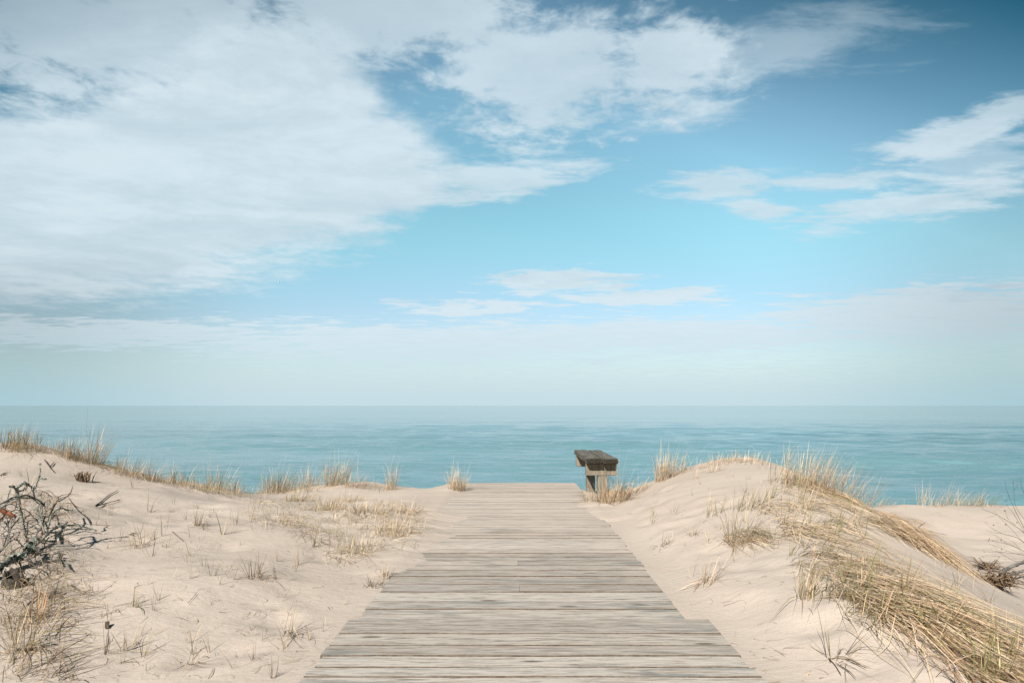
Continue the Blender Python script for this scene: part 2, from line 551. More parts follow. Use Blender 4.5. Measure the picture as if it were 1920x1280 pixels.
def m_grass():
    m, t, b = material('grass_blades')
    at_ = t.node('ShaderNodeAttribute', attribute_name='tint')
    t.put(b.inputs['Base Color'], at_.outputs['Color'])
    b.inputs['Roughness'].default_value = .6
    b.inputs['Specular IOR Level'].default_value = .25
    tr = t.node('ShaderNodeBsdfTranslucent')
    t.put(tr.inputs[0], at_.outputs['Color'])
    mx = t.node('ShaderNodeMixShader')
    mx.inputs[0].default_value = .3
    t.l.new(b.outputs[0], mx.inputs[1])
    t.l.new(tr.outputs[0], mx.inputs[2])
    t.l.new(mx.outputs[0], t.n['Material Output'].inputs[0])
    return m


def m_bark(name, c1, c2, c3=None, scale=40):
    m, t, b = material(name)
    co = t.node('ShaderNodeTexCoord').outputs['Object']
    n1 = t.noise(co, scale, 5, .65, .4)
    n2 = t.noise(t.mapping(co, loc=(2, 5, 1)), scale * .35, 4, .6)
    c = t.mix(t.sstep(n1, .38, .64), c1, c2)
    if c3:
        c = t.mix(t.sstep(n2, .5, .62), c, c3)
    c = t.mix(1.0, c, (.74, .73, .71), 'MULTIPLY')
    t.put(b.inputs['Base Color'], c)
    b.inputs['Roughness'].default_value = .9
    b.inputs['Specular IOR Level'].default_value = .2
    bp = t.node('ShaderNodeBump')
    bp.inputs['Strength'].default_value = .8
    bp.inputs['Distance'].default_value = .006
    t.put(bp.inputs['Height'], n1)
    t.put(b.inputs['Normal'], bp.outputs[0])
    return m


def m_water():
    m, t, b = material('sea_water')
    co = t.node('ShaderNodeTexCoord').outputs['Object']
    pos = t.sep(co)
    b.inputs['Base Color'].default_value = (.03, .135, .165, 1)
    big = t.noise(t.mapping(co, scale=(.25, 1, 1)), .02, 5, .6, .3)
    t.put(b.inputs['Base Color'], t.mix(t.sstep(big, .35, .65), (.075, .150, .175), (.103, .192, .217)))
    b.inputs['Roughness'].default_value = .13
    b.inputs['IOR'].default_value = 1.33
    n1 = t.noise(t.mapping(co, rot=(0, 0, R(5)), scale=(.32, 1, 1)), .55, 5, .6, .35)
    n2 = t.noise(t.mapping(co, rot=(0, 0, R(-9)), scale=(.45, 1, 1)), 2.3, 4, .6, .3)
    n3 = t.noise(t.mapping(co, rot=(0, 0, R(3)), scale=(.2, 1, 1)), .075, 4, .6, .2)
    h = t.math('ADD', t.math('MULTIPLY', n1, .20), t.math('ADD', t.math('MULTIPLY', n2, .05), t.math('MULTIPLY', n3, .16)))
    bp = t.node('ShaderNodeBump')
    patch = t.noise(t.mapping(co, rot=(0, 0, R(4)), scale=(.12, 1, 1)), .045, 6, .65, .4)
    t.put(bp.inputs['Strength'], t.math('MULTIPLY', t.math('ADD', t.lin(pos[1], 35, 200, 1.0, .5), t.lin(pos[1], 180, 520, 0.0, .12)), t.sstep(patch, .34, .66, .55, 1.5)))
    bp.inputs['Distance'].default_value = 1.0
    t.put(bp.inputs['Height'], h)
    t.put(b.inputs['Normal'], bp.outputs[0])
    return m


SAND, DECK = m_sand(), m_deck()
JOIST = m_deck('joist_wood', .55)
EDGE = m_bark('board_edge_shade', (.085, .06, .042), (.15, .11, .08), None, 30)
TIMBER, MOSSY = m_bench('bench_timber', False), m_bench('bench_mossy_boards', True)
GRASS = m_grass()
LICHEN_BARK = m_bark('lichen_bark', (.13, .12, .105), (.28, .285, .25), (.07, .062, .055), 60)
LICHEN = m_bark('lichen', (.19, .205, .18), (.33, .35, .30), None, 80)
RED_BARK = m_bark('red_inner_bark', (.27, .10, .055), (.15, .06, .04), None, 50)
DARK_BARK = m_bark('dark_bark', (.035, .029, .024), (.09, .074, .062), None, 60)
BROWN_BARK = m_bark('brown_bark', (.16, .105, .07), (.27, .19, .125), (.07, .05, .04), 45)
GREY_WOOD = m_bark('grey_driftwood', (.15, .145, .135), (.27, .25, .225), (.08, .075, .07), 40)
WATER = m_water()

# ------------------------------------------------------------------ ground and water
nx, ny = len(GX), len(GY)
idx = np.arange(nx * ny).reshape(ny, nx)
q = np.stack([idx[:-1, :-1], idx[:-1, 1:], idx[1:, 1:], idx[1:, :-1]], -1).reshape(-1, 4)
me = mesh_np('ground', np.stack([MX, MY, MZ], -1).reshape(-1, 3), q)
gobj = setp(link_mesh('ground', me, SAND), kind='structure', label='pale beige dune sand on both sides of the boardwalk')

SEA = -4.0
dist = [16.0]
while dist[-1] < 420:
    dist.append(dist[-1] + max(.16, dist[-1] * .0034))
while dist[-1] < 40000:
    dist.append(dist[-1] * 1.12)
dist = np.array(dist)
ang = np.linspace(R(-56), R(56), 460)
AD, AA = np.meshgrid(dist, ang, indexing='ij')
WX, WY = AD * np.tan(AA), AD
rw = np.random.RandomState(3)
WZ = np.zeros_like(WX)
for k in range(46):
    lam = 1.0 * (5.5 / 1.0) ** rw.rand()
    th = R(88) + R(11) * rw.randn()
    amp = .0086 * lam ** .85 * (.5 + rw.rand())
    kk = 2 * math.pi / lam
    ph = kk * (WX * math.cos(th) + WY * math.sin(th)) + rw.rand() * 6.28
    step = np.maximum(.16, AD * .0034)
    WZ += amp * (np.sin(ph) + .25 * np.cos(2 * ph)) * np.clip((lam / step - 3) / 7, 0, 1)
gust = .8 + .22 * np.sin(WX * .045 + WY * .09) + .18 * np.sin(WX * -.03 + WY * .21 + 2)
WZ *= gust * np.interp(AD, [40, 120, 220, 420], [1.15, .95, .6, 0])
na, nd_ = len(ang), len(dist)
idx = np.arange(na * nd_).reshape(nd_, na)
q = np.stack([idx[:-1, :-1], idx[:-1, 1:], idx[1:, 1:], idx[1:, :-1]], -1).reshape(-1, 4)
me = mesh_np('water', np.stack([WX, WY, WZ], -1).reshape(-1, 3), q)
setp(link_mesh('water', me, WATER, loc=(0, 0, SEA)), kind='structure', label='calm teal sea with small ripples reaching the horizon')

# ------------------------------------------------------------------ boardwalk
rnd = random.Random(11)


def add_board(V, Q, C, x0, x1, y0, y1, top, th, seed):
    """a board as a bevelled box along x with a slightly wavy worn outline, ends a little uneven"""
    n = max(2, int((x1 - x0) / .12))
    r = random.Random(seed)
    col = (r.random(), r.random(), r.random(), 1)
    bv = .0045
    prof = [(-.5, -th, 0), (-.5, -bv, 0), (-.5, 0, bv), (.5, 0, -bv), (.5, -bv, 0), (.5, -th, 0)]
    base = len(V)
    wdt = y1 - y0
    ph = r.random() * 6
    tilt, bow = r.uniform(-.0012, .0012), r.uniform(-.0012, .0015)
    e0, e1 = r.uniform(-.001, .001), r.uniform(-.001, .001)
    for i in range(n + 1):
        f = i / n
        x = x0 + e0 + (x1 + e1 - x0 - e0) * f
        wob = .0022 * math.sin(x * 5 + ph) + .0015 * math.sin(x * 13 + ph * 2)
        for (s, dz, dy) in prof:
            y = (y0 + y1) / 2 + s * wdt + dy + wob
            V.append((x, y, top + dz + tilt * s * 2 + bow * math.sin(f * 3.14)))
            C.append(col)
    m = len(prof)
    for i in range(n):
        for j in range(m):
            a, b2 = base + i * m + j, base + i * m + (j + 1) % m
            Q.append((a, b2, b2 + m, a + m))
    for st, rev in ((base, False), (base + n * m, True)):
        f1 = (st, st + 1, st + 4, st + 5)
        f2 = (st + 1, st + 2, st + 3, st + 4)
        for f_ in (f1, f2):
            Q.append(f_ if rev else f_[::-1])


V, Q, C = [], [], []
ys = [3.84, 3.597, 3.42, 3.28, 3.135, 3.02, 2.86, 2.70, 2.53, 2.37, 2.2, 2.03, 1.86, 1.7, 1.53, 1.36, 1.2, 1.03, .87, .7, .53, .37, .2, .03, -.15, -.32, -.5, -.7, -.9, -1.1]
for i in range(len(ys) - 1):
    add_board(V, Q, C, DLW + rnd.uniform(-.012, .012), DRW + rnd.uniform(-.012, .012), ys[i + 1] + .003, ys[i] - .003, rnd.uniform(-.0012, .0012), .045, 100 + i)
y = 3.84
k = 0
while y < 10.66:
    wd = rnd.choice((.13, .14, .15, .16, .18)) if y > 4.9 else rnd.choice((.2, .22, .16, .18))
    wd = min(wd, 10.67 - y)
    if wd < .06: break
    top = -.004 + rnd.uniform(-.0014, .0014)
    g = rnd.choice((.002, .003, .004))
    xl, xr = DL + rnd.uniform(-.01, .01), DR + rnd.uniform(-.01, .01)
    if 4.0 < y < 5.6 and rnd.random() < .4:
        xm = .045 + rnd.uniform(-.004, .004)
        add_board(V, Q, C, xl, xm - .0008, y + g, y + wd - g, top, .042, 300 + k)
        add_board(V, Q, C, xm + .0008, xr, y + g + rnd.uniform(-.002, .002), y + wd - g, top + rnd.uniform(-.001, .001), .042, 700 + k)
    else:
        add_board(V, Q, C, xl, xr, y + g, y + wd - g, top, .042, 300 + k)
    y += wd
    k += 1
walk = empty('boardwalk', (0, 5, 0))
setp(walk, 'weathered grey plank boardwalk running straight over the sand towards the sea', 'boardwalk', kind='structure')
me = mesh_np('deck_boards', np.array(V) - np.array((0, 5, 0)), Q, C, smooth=False)
db = link_mesh('deck_boards', me, DECK, walk)
me.materials.append(EDGE)      # board sides and bevels painted dark brown, so the seams look shaded
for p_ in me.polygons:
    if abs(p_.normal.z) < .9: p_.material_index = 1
V, Q, C = [], [], []
for x in (-.72, .05, .82):
    b0 = len(V)
    for yy, bot in ((-1, -.2), (10.55, -.2)):
        for (dx, z) in ((-.03, bot), (.03, bot), (.03, -.052), (-.03, -.052)):
            V.append((x + dx, yy - 5, z)); C.append((.3, .3, .3, 1))
    Q += [(b0, b0 + 1, b0 + 5, b0 + 4), (b0 + 1, b0 + 2, b0 + 6, b0 + 5), (b0 + 2, b0 + 3, b0 + 7, b0 + 6), (b0 + 3, b0, b0 + 4, b0 + 7), (b0, b0 + 3, b0 + 2, b0 + 1), (b0 + 4, b0 + 5, b0 + 6, b0 + 7)]
for x in (-.72, .82):      # posts that carry the far end above the slope
    b0 = len(V)
    for (dx, dy) in ((-.05, 10.42), (.05, 10.42), (.05, 10.52), (-.05, 10.52)):
        for z in (-1.1, -.2):
            V.append((x + dx, dy - 5, z)); C.append((.3, .3, .3, 1))
    for a in range(4):
        p0, p1 = b0 + a * 2, b0 + ((a + 1) % 4) * 2
        Q.append((p0, p1, p1 + 1, p0 + 1))
me = mesh_np('joists', V, Q, C, smooth=False)
link_mesh('joists', me, JOIST, walk)


# ------------------------------------------------------------------ bench
def box_bm(x0, x1, y0, y1, z0, z1, bev=.008, cuts=0, jit=0.0, seed=0):
    bm = bmesh.new()
    bmesh.ops.create_cube(bm, size=1.0, matrix=Matrix.Translation(((x0 + x1) / 2, (y0 + y1) / 2, (z0 + z1) / 2)) @ Matrix.Diagonal((x1 - x0, y1 - y0, z1 - z0, 1)))
    if cuts:
        bmesh.ops.subdivide_edges(bm, edges=bm.edges[:], cuts=cuts, use_grid_fill=True)
        r = random.Random(seed)
        for v in bm.verts:
            v.co += Vector((r.uniform(-jit, jit), r.uniform(-jit, jit), r.uniform(-jit, jit)))
    bmesh.ops.bevel(bm, geom=[e for e in bm.edges if len(e.link_faces) == 2 and e.calc_face_angle(0) > 1.0], offset=bev, segments=2, affect='EDGES')
    return bm


def bm_obj(name, bms, mat, parent=None, loc=None, smooth=False):
    bm = bmesh.new()
    for b_ in bms:
        tmp = bpy.data.meshes.new('tmp')
        b_.to_mesh(tmp); b_.free()
        bm.from_mesh(tmp)
        bpy.data.meshes.remove(tmp)
    me_ = bpy.data.meshes.new(name)
    bm.to_mesh(me_); bm.free()
    if smooth:
        for p_ in me_.polygons: p_.use_smooth = True
    return link_mesh(name, me_, mat, parent, loc)


BX, BY = 1.1, 9.1
bench = empty('bench', (BX, BY, float(H(BX, BY))))
setp(bench, 'backless weathered wooden bench beside the far end of the boardwalk, dark mossy seat boards', 'bench')
bz = -bench.location.z
ST, SB = .555, .492
bm_obj('seat', [box_bm(-.195, -.012, -.80, .86, ST - .063, ST, .007, 5, .0016, 1), box_bm(.012, .193, -.80, .86, ST - .066, ST - .004, .007, 5, .0016, 2)], MOSSY, bench, (0, 0, bz))
for yy in (-.645, .60):
    bm_obj('crossbeam', [box_bm(-.19, .187, yy - .045, yy + .045, SB - .155, SB - .006, .006, 3, .0012, 3)], TIMBER, bench, (0, 0, bz))
    bm_obj('leg', [box_bm(-.045, .075, yy - .06, yy + .06, -.45, SB - .158, .008, 3, .0015, 4)], TIMBER, bench, (0, 0, bz))

# ------------------------------------------------------------------ grass
STRAW, PALE, OLIVE, BROWN, GREY, GREEN = (.56, .405, .255), (.66, .53, .39), (.235, .205, .09), (.25, .155, .09), (.27, .23, .18), (.13, .15, .04)
DARK = (.10, .08, .055)


def blade_cols(rs, n, palette):
    names, wts = zip(*palette)
    pick = rs.choice(len(names), n, p=np.array(wts) / sum(wts))
    c = np.array(names)[pick]
    c = c * rs.uniform(.72, 1.15, (n, 1)) * (1 + rs.uniform(-.06, .06, (n, 3)))
    return np.clip(c, .01, .8)


def ribbons(P, width, side, cols):
    """P (n,k,3) centre lines, width (n,), side (n,3); a thin folded ribbon of two strips so that a blade has a spine"""
    n, k, _ = P.shape
    taper = np.array([.75, 1.0, .95, .8, .55, .12]) if k == 6 else np.linspace(1, .12, k)
    off = side[:, None, :] * (width[:, None] * taper[None])[:, :, None] * .5
    V_ = np.stack([P - off, P + off], 2).reshape(-1, 3)
    b_ = (np.arange(n) * k * 2)[:, None] + (np.arange(k - 1) * 2)[None]
    Q_ = np.stack([b_, b_ + 1, b_ + 3, b_ + 2], -1).reshape(-1, 4)
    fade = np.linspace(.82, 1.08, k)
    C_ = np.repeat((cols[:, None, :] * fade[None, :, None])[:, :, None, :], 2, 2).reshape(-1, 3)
    return V_, Q_, np.hstack([C_, np.ones((len(C_), 1))])


def tuft_blades(rs, n, rad, lmin, lmax, spread, wind, droop, palette, width=.004, base=None, sink=.02):
    """upright blades of one tuft around the origin (n,6,3); base = world position used to follow the ground"""
    a = rs.uniform(0, 2 * math.pi, n)
    rr = rad * np.sqrt(rs.rand(n))
    bx, by = rr * np.cos(a), rr * np.sin(a)
    if base is not None:
        bzz = H(base[0] + bx, base[1] + by) - base[2]
    else:
        bzz = np.zeros(n)
    out = a + rs.normal(0, .6, n)
    tilt = np.abs(rs.normal(0, spread, n)) + .03
    L = rs.uniform(lmin, lmax, n)
    d = np.stack([np.cos(out) * np.sin(tilt) + wind[0] * rs.uniform(.3, 1.2, n), np.sin(out) * np.sin(tilt) + wind[1] * rs.uniform(.3, 1.2, n), np.cos(tilt)], -1)
    d /= np.linalg.norm(d, axis=1, keepdims=True)
    k = 6
    P = np.zeros((n, k, 3))
    P[:, 0] = np.stack([bx, by, bzz - sink], -1)
    dr = droop * rs.uniform(.2, 1.3, n)
    hd = d.copy(); hd[:, 2] = 0
    hd /= (np.linalg.norm(hd, axis=1, keepdims=True) + 1e-6)
    kink = rs.rand(n) < .12
    for i in range(1, k):
        P[:, i] = P[:, i - 1] + d * (L / (k - 1))[:, None]
        f = dr * (i / k) * .9
        d = d + np.stack([hd[:, 0] * f, hd[:, 1] * f, -f * .9], -1) + rs.normal(0, .035, (n, 3))
        if i == 3:
            d[kink] += np.stack([rs.normal(0, .7, kink.sum()), rs.normal(0, .7, kink.sum()), rs.normal(-.6, .3, kink.sum())], -1)
        d /= np.linalg.norm(d, axis=1, keepdims=True)
    if base is not None:
        gz_ = H(base[0] + P[..., 0], base[1] + P[..., 1]) - base[2] + .004
        gz_[:, 0] -= sink + .004
        P[:, 1:, 2] = np.maximum(P[:, 1:, 2], gz_[:, 1:])
    side = np.stack([-hd[:, 1], hd[:, 0], np.zeros(n)], -1)
    rot = rs.uniform(-1.1, 1.1, n)
    side = side * np.cos(rot)[:, None] + np.stack([np.zeros(n), np.zeros(n), np.ones(n)], -1) * np.sin(rot)[:, None] * .5 + hd * (np.sin(rot) * .6)[:, None]
    side /= np.linalg.norm(side, axis=1, keepdims=True)
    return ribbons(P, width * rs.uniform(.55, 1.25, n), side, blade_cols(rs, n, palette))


def lying_blades(rs, roots, heading, hspread, lmin, lmax, lift, palette, width=.004, curl=.12, k=6):
    """blades that lie combed over the sand; roots (n,2) world; returned in world coordinates"""
    n = len(roots)
    L = rs.uniform(lmin, lmax, n)
    th = heading + rs.normal(0, hspread, n)
    P = np.zeros((n, k, 3))
    x, y_ = roots[:, 0].copy(), roots[:, 1].copy()
    up = lift * rs.uniform(.2, 1.4, n)
    prof = np.interp(np.linspace(0, 1, k), [0, .15, .35, .6, .8, 1], [-.1, .55, 1, .8, .4, .12])
    dth = rs.normal(0, curl, n)
    for i in range(k):
        P[:, i, 0], P[:, i, 1] = x, y_
        P[:, i, 2] = H(x, y_) + up * prof[i] + .003 + (0 if i else -.015)
        x = x + np.cos(th) * L / (k - 1)
        y_ = y_ + np.sin(th) * L / (k - 1)
        th = th + dth + rs.normal(0, .04, n)
    side = np.stack([-np.sin(th), np.cos(th), rs.uniform(-.6, .6, n)], -1)
    side /= np.linalg.norm(side, axis=1, keepdims=True)
    return ribbons(P, width * rs.uniform(.55, 1.25, n), side, blade_cols(rs, n, palette))


def join(parts):
    vs, qs, cs, o_ = [], [], [], 0
    for v, q_, c in parts:
        vs.append(v); qs.append(q_ + o_); cs.append(c); o_ += len(v)
    return np.vstack(vs), np.vstack(qs), np.vstack(cs)


DRY = [(STRAW, 4), (PALE, 4), (BROWN, 1), (GREY, .8)]
MIXED = [(STRAW, 3), (PALE, 2), (OLIVE, 2.4), (BROWN, 1.2), (GREY, .8)]
GREENISH = [(OLIVE, 3), (STRAW, 2), (GREEN, 1.2), (BROWN, .8)]
SPROUT = [(OLIVE, 1.8), (STRAW, 1.4), (BROWN, 2), (GREY, .6), (DARK, 1.2)]
DEAD = [(BROWN, 2.4), (GREY, 1.2), (STRAW, 1.2), (DARK, 1.6), (OLIVE, .8)]
WIND = (.22, -.02)
tcount = [0]


def tuft(px, py, n, rad, lmin, lmax, label, spread=.28, wind=WIND, droop=.10, pal=DRY, width=.004, extra=0, head=-1.2, group=None, name='grass_tuft', cat='grass tuft', pos=None, hs=.7):
    tcount[0] += 1
    rs = np.random.RandomState(1000 + tcount[0])
    b_ = pos if pos else ground(px, py)
    if b_[1] > 7:
        width, n = width * 1.25, int(n * 1.4)
    parts = [tuft_blades(rs, n, rad, lmin, lmax, spread, wind, droop, pal, width, b_)]
    if b_[1] > 8.4 and n > 40:
        parts.append(tuft_blades(rs, n // 7, rad * 1.1, lmax * .9, lmax * 1.55, spread * 1.1, (wind[0] * 1.3, wind[1]), droop * 1.5, [(PALE, 3), (STRAW, 2)], width * .6, b_))
    if extra:
        a = rs.uniform(0, 6.28, extra); rr = rad * 1.2 * np.sqrt(rs.rand(extra))
        roots = np.stack([b_[0] + rr * np.cos(a), b_[1] + rr * np.sin(a)], -1)
        v, q_, c = lying_blades(rs, roots, head, hs, lmin * .6, lmax * 1.1, .03, pal, width * .9, .16)
        parts.append((v - np.array(b_), q_, c))
    v, q_, c = join(parts)
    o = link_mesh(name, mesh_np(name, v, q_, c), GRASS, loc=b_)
    return setp(o, label, cat, group)


# --- large tufts one can point at, left crest
tuft(12, 838, 90, .16, .16, .36, 'reddish brown grass tuft at the far left end of the left dune crest', pal=DEAD + [(STRAW, 2)], spread=.4)
tuft(48, 832, 70, .15, .14, .30, 'low dark brown grass tuft second from the left end of the left dune crest', pal=DEAD + [(STRAW, 2)], spread=.45)
tuft(140, 862, 110, .14, .16, .34, 'tangled straw tuft with a dark dead stalk on the left dune crest', pal=MIXED, spread=.38)
tuft(178, 868, 60, .09, .25, .55, 'tall pale tuft bending right, tallest on the left dune crest', wind=(.45, 0), pal=DRY, spread=.16)
tuft(240, 892, 55, .16, .15, .38, 'sparse straw tuft halfway down the left dune crest', wind=(.4, 0), pal=DRY, spread=.35)
tuft(290, 900, 45, .16, .14, .36, 'thin straw tuft with long arched stalks on the left dune crest', wind=(.4, 0), droop=.25, pal=DRY)
tuft(345, 908, 60, .16, .12, .34, 'low golden tuft near the foot of the left dune crest', wind=(.35, 0), pal=MIXED)
tuft(415, 918, 110, .22, .14, .36, 'bushy straw tuft over green grass where the left crest ends', wind=(.25, 0), pal=MIXED)
# middle-left mound
tuft(522, 918, 230, .26, .16, .46, 'dense brown and green tuft on the left end of the low mound', pal=MIXED, spread=.33)
tuft(582, 912, 90, .16, .14, .40, 'loose straw tuft between two dense tufts on the low mound', wind=(.25, 0), pal=DRY)
tuft(628, 908, 170, .18, .2, .50, 'tall dense pale tuft on top of the low mound left of the boardwalk', wind=(.25, 0), pal=DRY, spread=.24)
tuft(668, 912, 60, .18, .14, .36, 'short sparse tuft leaning right from the top of the low mound', wind=(.6, 0), pal=DRY)
tuft(733, 918, 50, .09, .2, .46, 'narrow upright tuft standing alone on the right end of the low mound', wind=(.16, 0), pal=DRY, spread=.14)
tuft(858, 918, 130, .13, .12, .36, 'small golden tuft at the far left corner of the boardwalk', pal=DRY, spread=.26, wind=(.1, 0))
# bench
tuft(1150, 940, 300, .19, .10, .34, 'big golden tuft growing around the near leg of the bench', pal=DRY, spread=.42, droop=.22, extra=70, wind=(.06, -.08))
tuft(1160, 936, 22, .1, .40, .75, 'few long thin stalks arching in front of the bench seat', pal=DRY, spread=.3, droop=.22, wind=(.05, -.05), width=.003)
tuft(1108, 938, 60, .1, .1, .26, 'small straw clump spilling over the boardwalk edge beside the bench', pal=DRY, spread=.6, droop=.35, wind=(-.2, -.2))
tuft(1186, 926, 90, .16, .1, .26, 'flattened straw clump on the sand right of the bench', pal=DRY, spread=.6, droop=.4, wind=(.3, 0))
# right dune
tuft(1246, 898, 120, .13, .18, .42, 'upright tuft on the left shoulder of the right dune', pal=DRY, spread=.2, wind=(.12, 0))
tuft(1268, 890, 45, .2, .12, .36, 'sparse pale tuft just above the left shoulder of the right dune', pal=DRY, spread=.3, wind=(.3, 0))
tuft(1360, 866, 80, .22, .06, .15, 'short fringe of straw on the left of the right dune top', pal=DRY, spread=.4, wind=(.2, 0))
tuft(1405, 866, 70, .22, .06, .20, 'short fringe of straw on the right of the right dune top', pal=DRY, spread=.4, wind=(.4, 0))
tuft(1335, 885, 24, .12, .08, .2, 'thin pale tuft just below the right dune top', pal=DRY, spread=.25, wind=(.2, 0))
for (px, py, n, lab) in ((1478, 905, 120, 'straw tuft leaning right, first of the dense crest row right of the dune top'), (1512, 912, 180, 'thick straw tuft in the middle of the dense crest row right of the dune top'),
                         (1548, 922, 190, 'thick feathery tuft with pale tips in the dense crest row'), (1584, 932, 120, 'straw tuft closing the right end of the dense crest row')):
    tuft(px, py, n, .25, .18, .50, lab, pal=MIXED if n == 120 else DRY, spread=.3, wind=(.55, -.05), droop=.12, extra=50, head=-.7)
tuft(1640, 945, 60, .3, .12, .36, 'loose low straw tuft bending right beyond the crest row', pal=DRY, wind=(.9, 0), spread=.3)
tuft(1745, 945, 60, .22, .2, .5, 'pale tuft of long stalks leaning right on the far sand crest', pal=DRY, wind=(.5, 0), spread=.22)
tuft(1800, 947, 110, .3, .16, .46, 'dense tawny tuft on the far sand crest by the sea', pal=MIXED, wind=(.8, 0), spread=.3)
tuft(1850, 947, 50, .25, .1, .34, 'greenish low tuft at the right end of the far sand crest', pal=GREENISH + [(STRAW, 2)], wind=(.8, 0), spread=.3)
# tufts standing in the slope of the right dune
tuft(1385, 1008, 70, .13, .12, .44, 'hanging straw tuft combed downhill in the middle of the right dune', pal=MIXED, spread=.5, droop=.3, wind=(.1, -.25), extra=280, head=-1.2, hs=.3)
tuft(1342, 965, 26, .09, .1, .24, 'small green tuft with yellow base left of the hanging tuft', pal=GREENISH, spread=.4)
tuft(1384, 958, 24, .09, .14, .3, 'upright olive tuft above the hanging tuft', pal=GREENISH, spread=.28)
tuft(1412, 956, 34, .08, .16, .32, 'leaning olive tuft right above the hanging tuft', pal=GREENISH, spread=.25, wind=(.5, 0))
tuft(1297, 1003, 14, .03, .08, .2, 'small sprout with one long root trailing over the sand', pal=SPROUT, spread=.5, extra=6, head=-2.2)
tuft(1330, 1090, 34, .06, .1, .22, 'bent straw tuft standing low on the right dune foot', pal=MIXED, spread=.5, extra=20, head=-2.2)
tuft(1240, 1024, 16, .04, .08, .18, 'small brown sprout closest to the boardwalk on the right sand', pal=SPROUT, spread=.6, extra=6, head=-1.9)
tuft(1508, 1122, 40, .04, .14, .34, 'upright straw stalks at the near edge of the flattened straw', pal=MIXED, spread=.3, wind=(.3, .2), extra=14, head=-.9)
tuft(1222, 980, 10, .03, .1, .22, 'thin pale sprout fanning left near the bench', pal=SPROUT, spread=.5)
tuft(1565, 1235, 16, .05, .12, .3, 'dark dead grass clump on bare sand at the bottom right', pal=DEAD, spread=1.0, extra=14, head=-1.0)

# --- tufts in the sand behind the left edge of the boardwalk
for (px, py, n, lab, pal) in ((765, 960, 60, 'dry tuft nearest to the boardwalk in the left sand patch', DRY), (738, 1000, 90, 'straw tuft with flattened blades beside the boardwalk drift', DRY),
                              (620, 955, 90, 'olive tuft in the middle of the left sand patch', MIXED), (690, 962, 80, 'wide flattened straw tuft in the left sand patch', MIXED),
                              (672, 1030, 60, 'combed straw tuft trailing to the boardwalk over the left sand', DRY), (560, 940, 60, 'short green tuft at the foot of the low mound', GREENISH + [(STRAW, 3)]),
                              (655, 940, 50, 'short straw tuft below the top of the low mound', DRY)):
    tuft(px, py, n, .16, .08, .22, lab, pal=pal, spread=.6, droop=.25, extra=n // 2, head=-.5)
tuft(705, 1095, 50, .05, .05, .13, 'brown dead grass tucked along the left boardwalk edge', pal=DEAD, spread=.6, pos=(-.93, 4.62, float(H(-.93, 4.62))))
tuft(725, 1070, 40, .05, .05, .13, 'tawny dead grass at the corner of the sand drift on the boardwalk', pal=DEAD + [(STRAW, 3)], spread=.6, pos=(-.90, 4.85, float(H(-.90, 4.85))))

# --- near sprouts one can point at, lower left
tuft(372, 985, 30, .04, .1, .22, 'reddish brown sprout with dry leaves halfway along the left sand', pal=DEAD, spread=.4, extra=8)
tuft(272, 1022, 14, .04, .12, .28, 'tall thin sprout with blades trailing left on the left sand', pal=SPROUT, spread=.35, extra=12, head=-2.3)
tuft(250, 1138, 9, .02, .06, .16, 'green sprout over a dark dead tangle in the left foreground sand', pal=GREENISH, spread=.35, extra=8, head=.1)
tuft(236, 1218, 9, .02, .08, .16, 'green sprout with a brown base in the lower left foreground', pal=GREENISH, spread=.35, wind=(-.3, 0), extra=5, head=.4)
tuft(352, 1246, 9, .02, .10, .22, 'yellow sprout with one thick straw in the bottom foreground sand', pal=[(STRAW, 3), (PALE, 1)], spread=.7, extra=7, head=-.8)
tuft(475, 1085, 16, .03, .1, .26, 'fan of thin blades lying on the left foreground sand', pal=SPROUT, spread=.6, extra=14, head=.6)
tuft(540, 1190, 16, .03, .1, .26, 'loose sprout of arched blades beside the near boardwalk', pal=SPROUT, spread=.6, extra=12, head=-.6)
tuft(40, 1218, 40, .05, .12, .30, 'tawny grass clump with one long bent straw in the bottom left corner', pal=MIXED, spread=.7, extra=26, head=-.55)
tuft(72, 1165, 24, .04, .1, .26, 'orange upright stalks left of the bark chip', pal=[((.48, .27, .12), 2), (STRAW, 2), (BROWN, 1)], spread=.3, extra=10)

# --- sprouts scattered in the sand: individuals of one kind
rsp = random.Random(77)
protos = {}


def proto_mesh(kind, i):
    key = (kind, i)
    if key not in protos:
        rs = np.random.RandomState(hash((kind == 'l', i)) % 9999 + i * 13)
        n = rs.randint(3, 8)
        pr = [tuft_blades(rs, n, .012, .05, .17, .5, (.1, 0), .16, SPROUT if kind == 'l' else MIXED, .0032)]
        protos[key] = mesh_np('grass_sprout', *join(pr))
        protos[key].materials.append(GRASS)
    return protos[key]


def sprouts(kind, poly, count, label, group, smin=.7, smax=1.5, dens=None):
    xs = [p[0] for p in poly]; yy = [p[1] for p in poly]
    done = 0
    tries = 0
    while done < count and tries < count * 60:
        tries += 1
        px, py = rsp.uniform(min(xs), max(xs)), rsp.uniform(min(yy), max(yy))
        ins = False
        for a in range(len(poly)):
            (x1, y1), (x2, y2) = poly[a], poly[a - 1]
            if (y1 > py) != (y2 > py) and px < (x2 - x1) * (py - y1) / (y2 - y1) + x1:
                ins = not ins
        if not ins or (dens and rsp.random() > dens(px, py)):
            continue
        g = ground(px, py)
        if DLW - .03 < g[0] < DRW + .03:
            continue
        o = bpy.data.objects.new('grass_sprout', proto_mesh(kind, rsp.randrange(24)))
        COL.objects.link(o)
        o.location = g
        o.rotation_euler = (rsp.uniform(-.2, .2), rsp.uniform(-.2, .2), rsp.uniform(0, 6.28))
        sc_ = rsp.uniform(smin, smax)
        o.scale = (sc_, sc_, sc_ * rsp.uniform(.8, 1.3))
        setp(o, label, 'grass sprout', group)
        done += 1


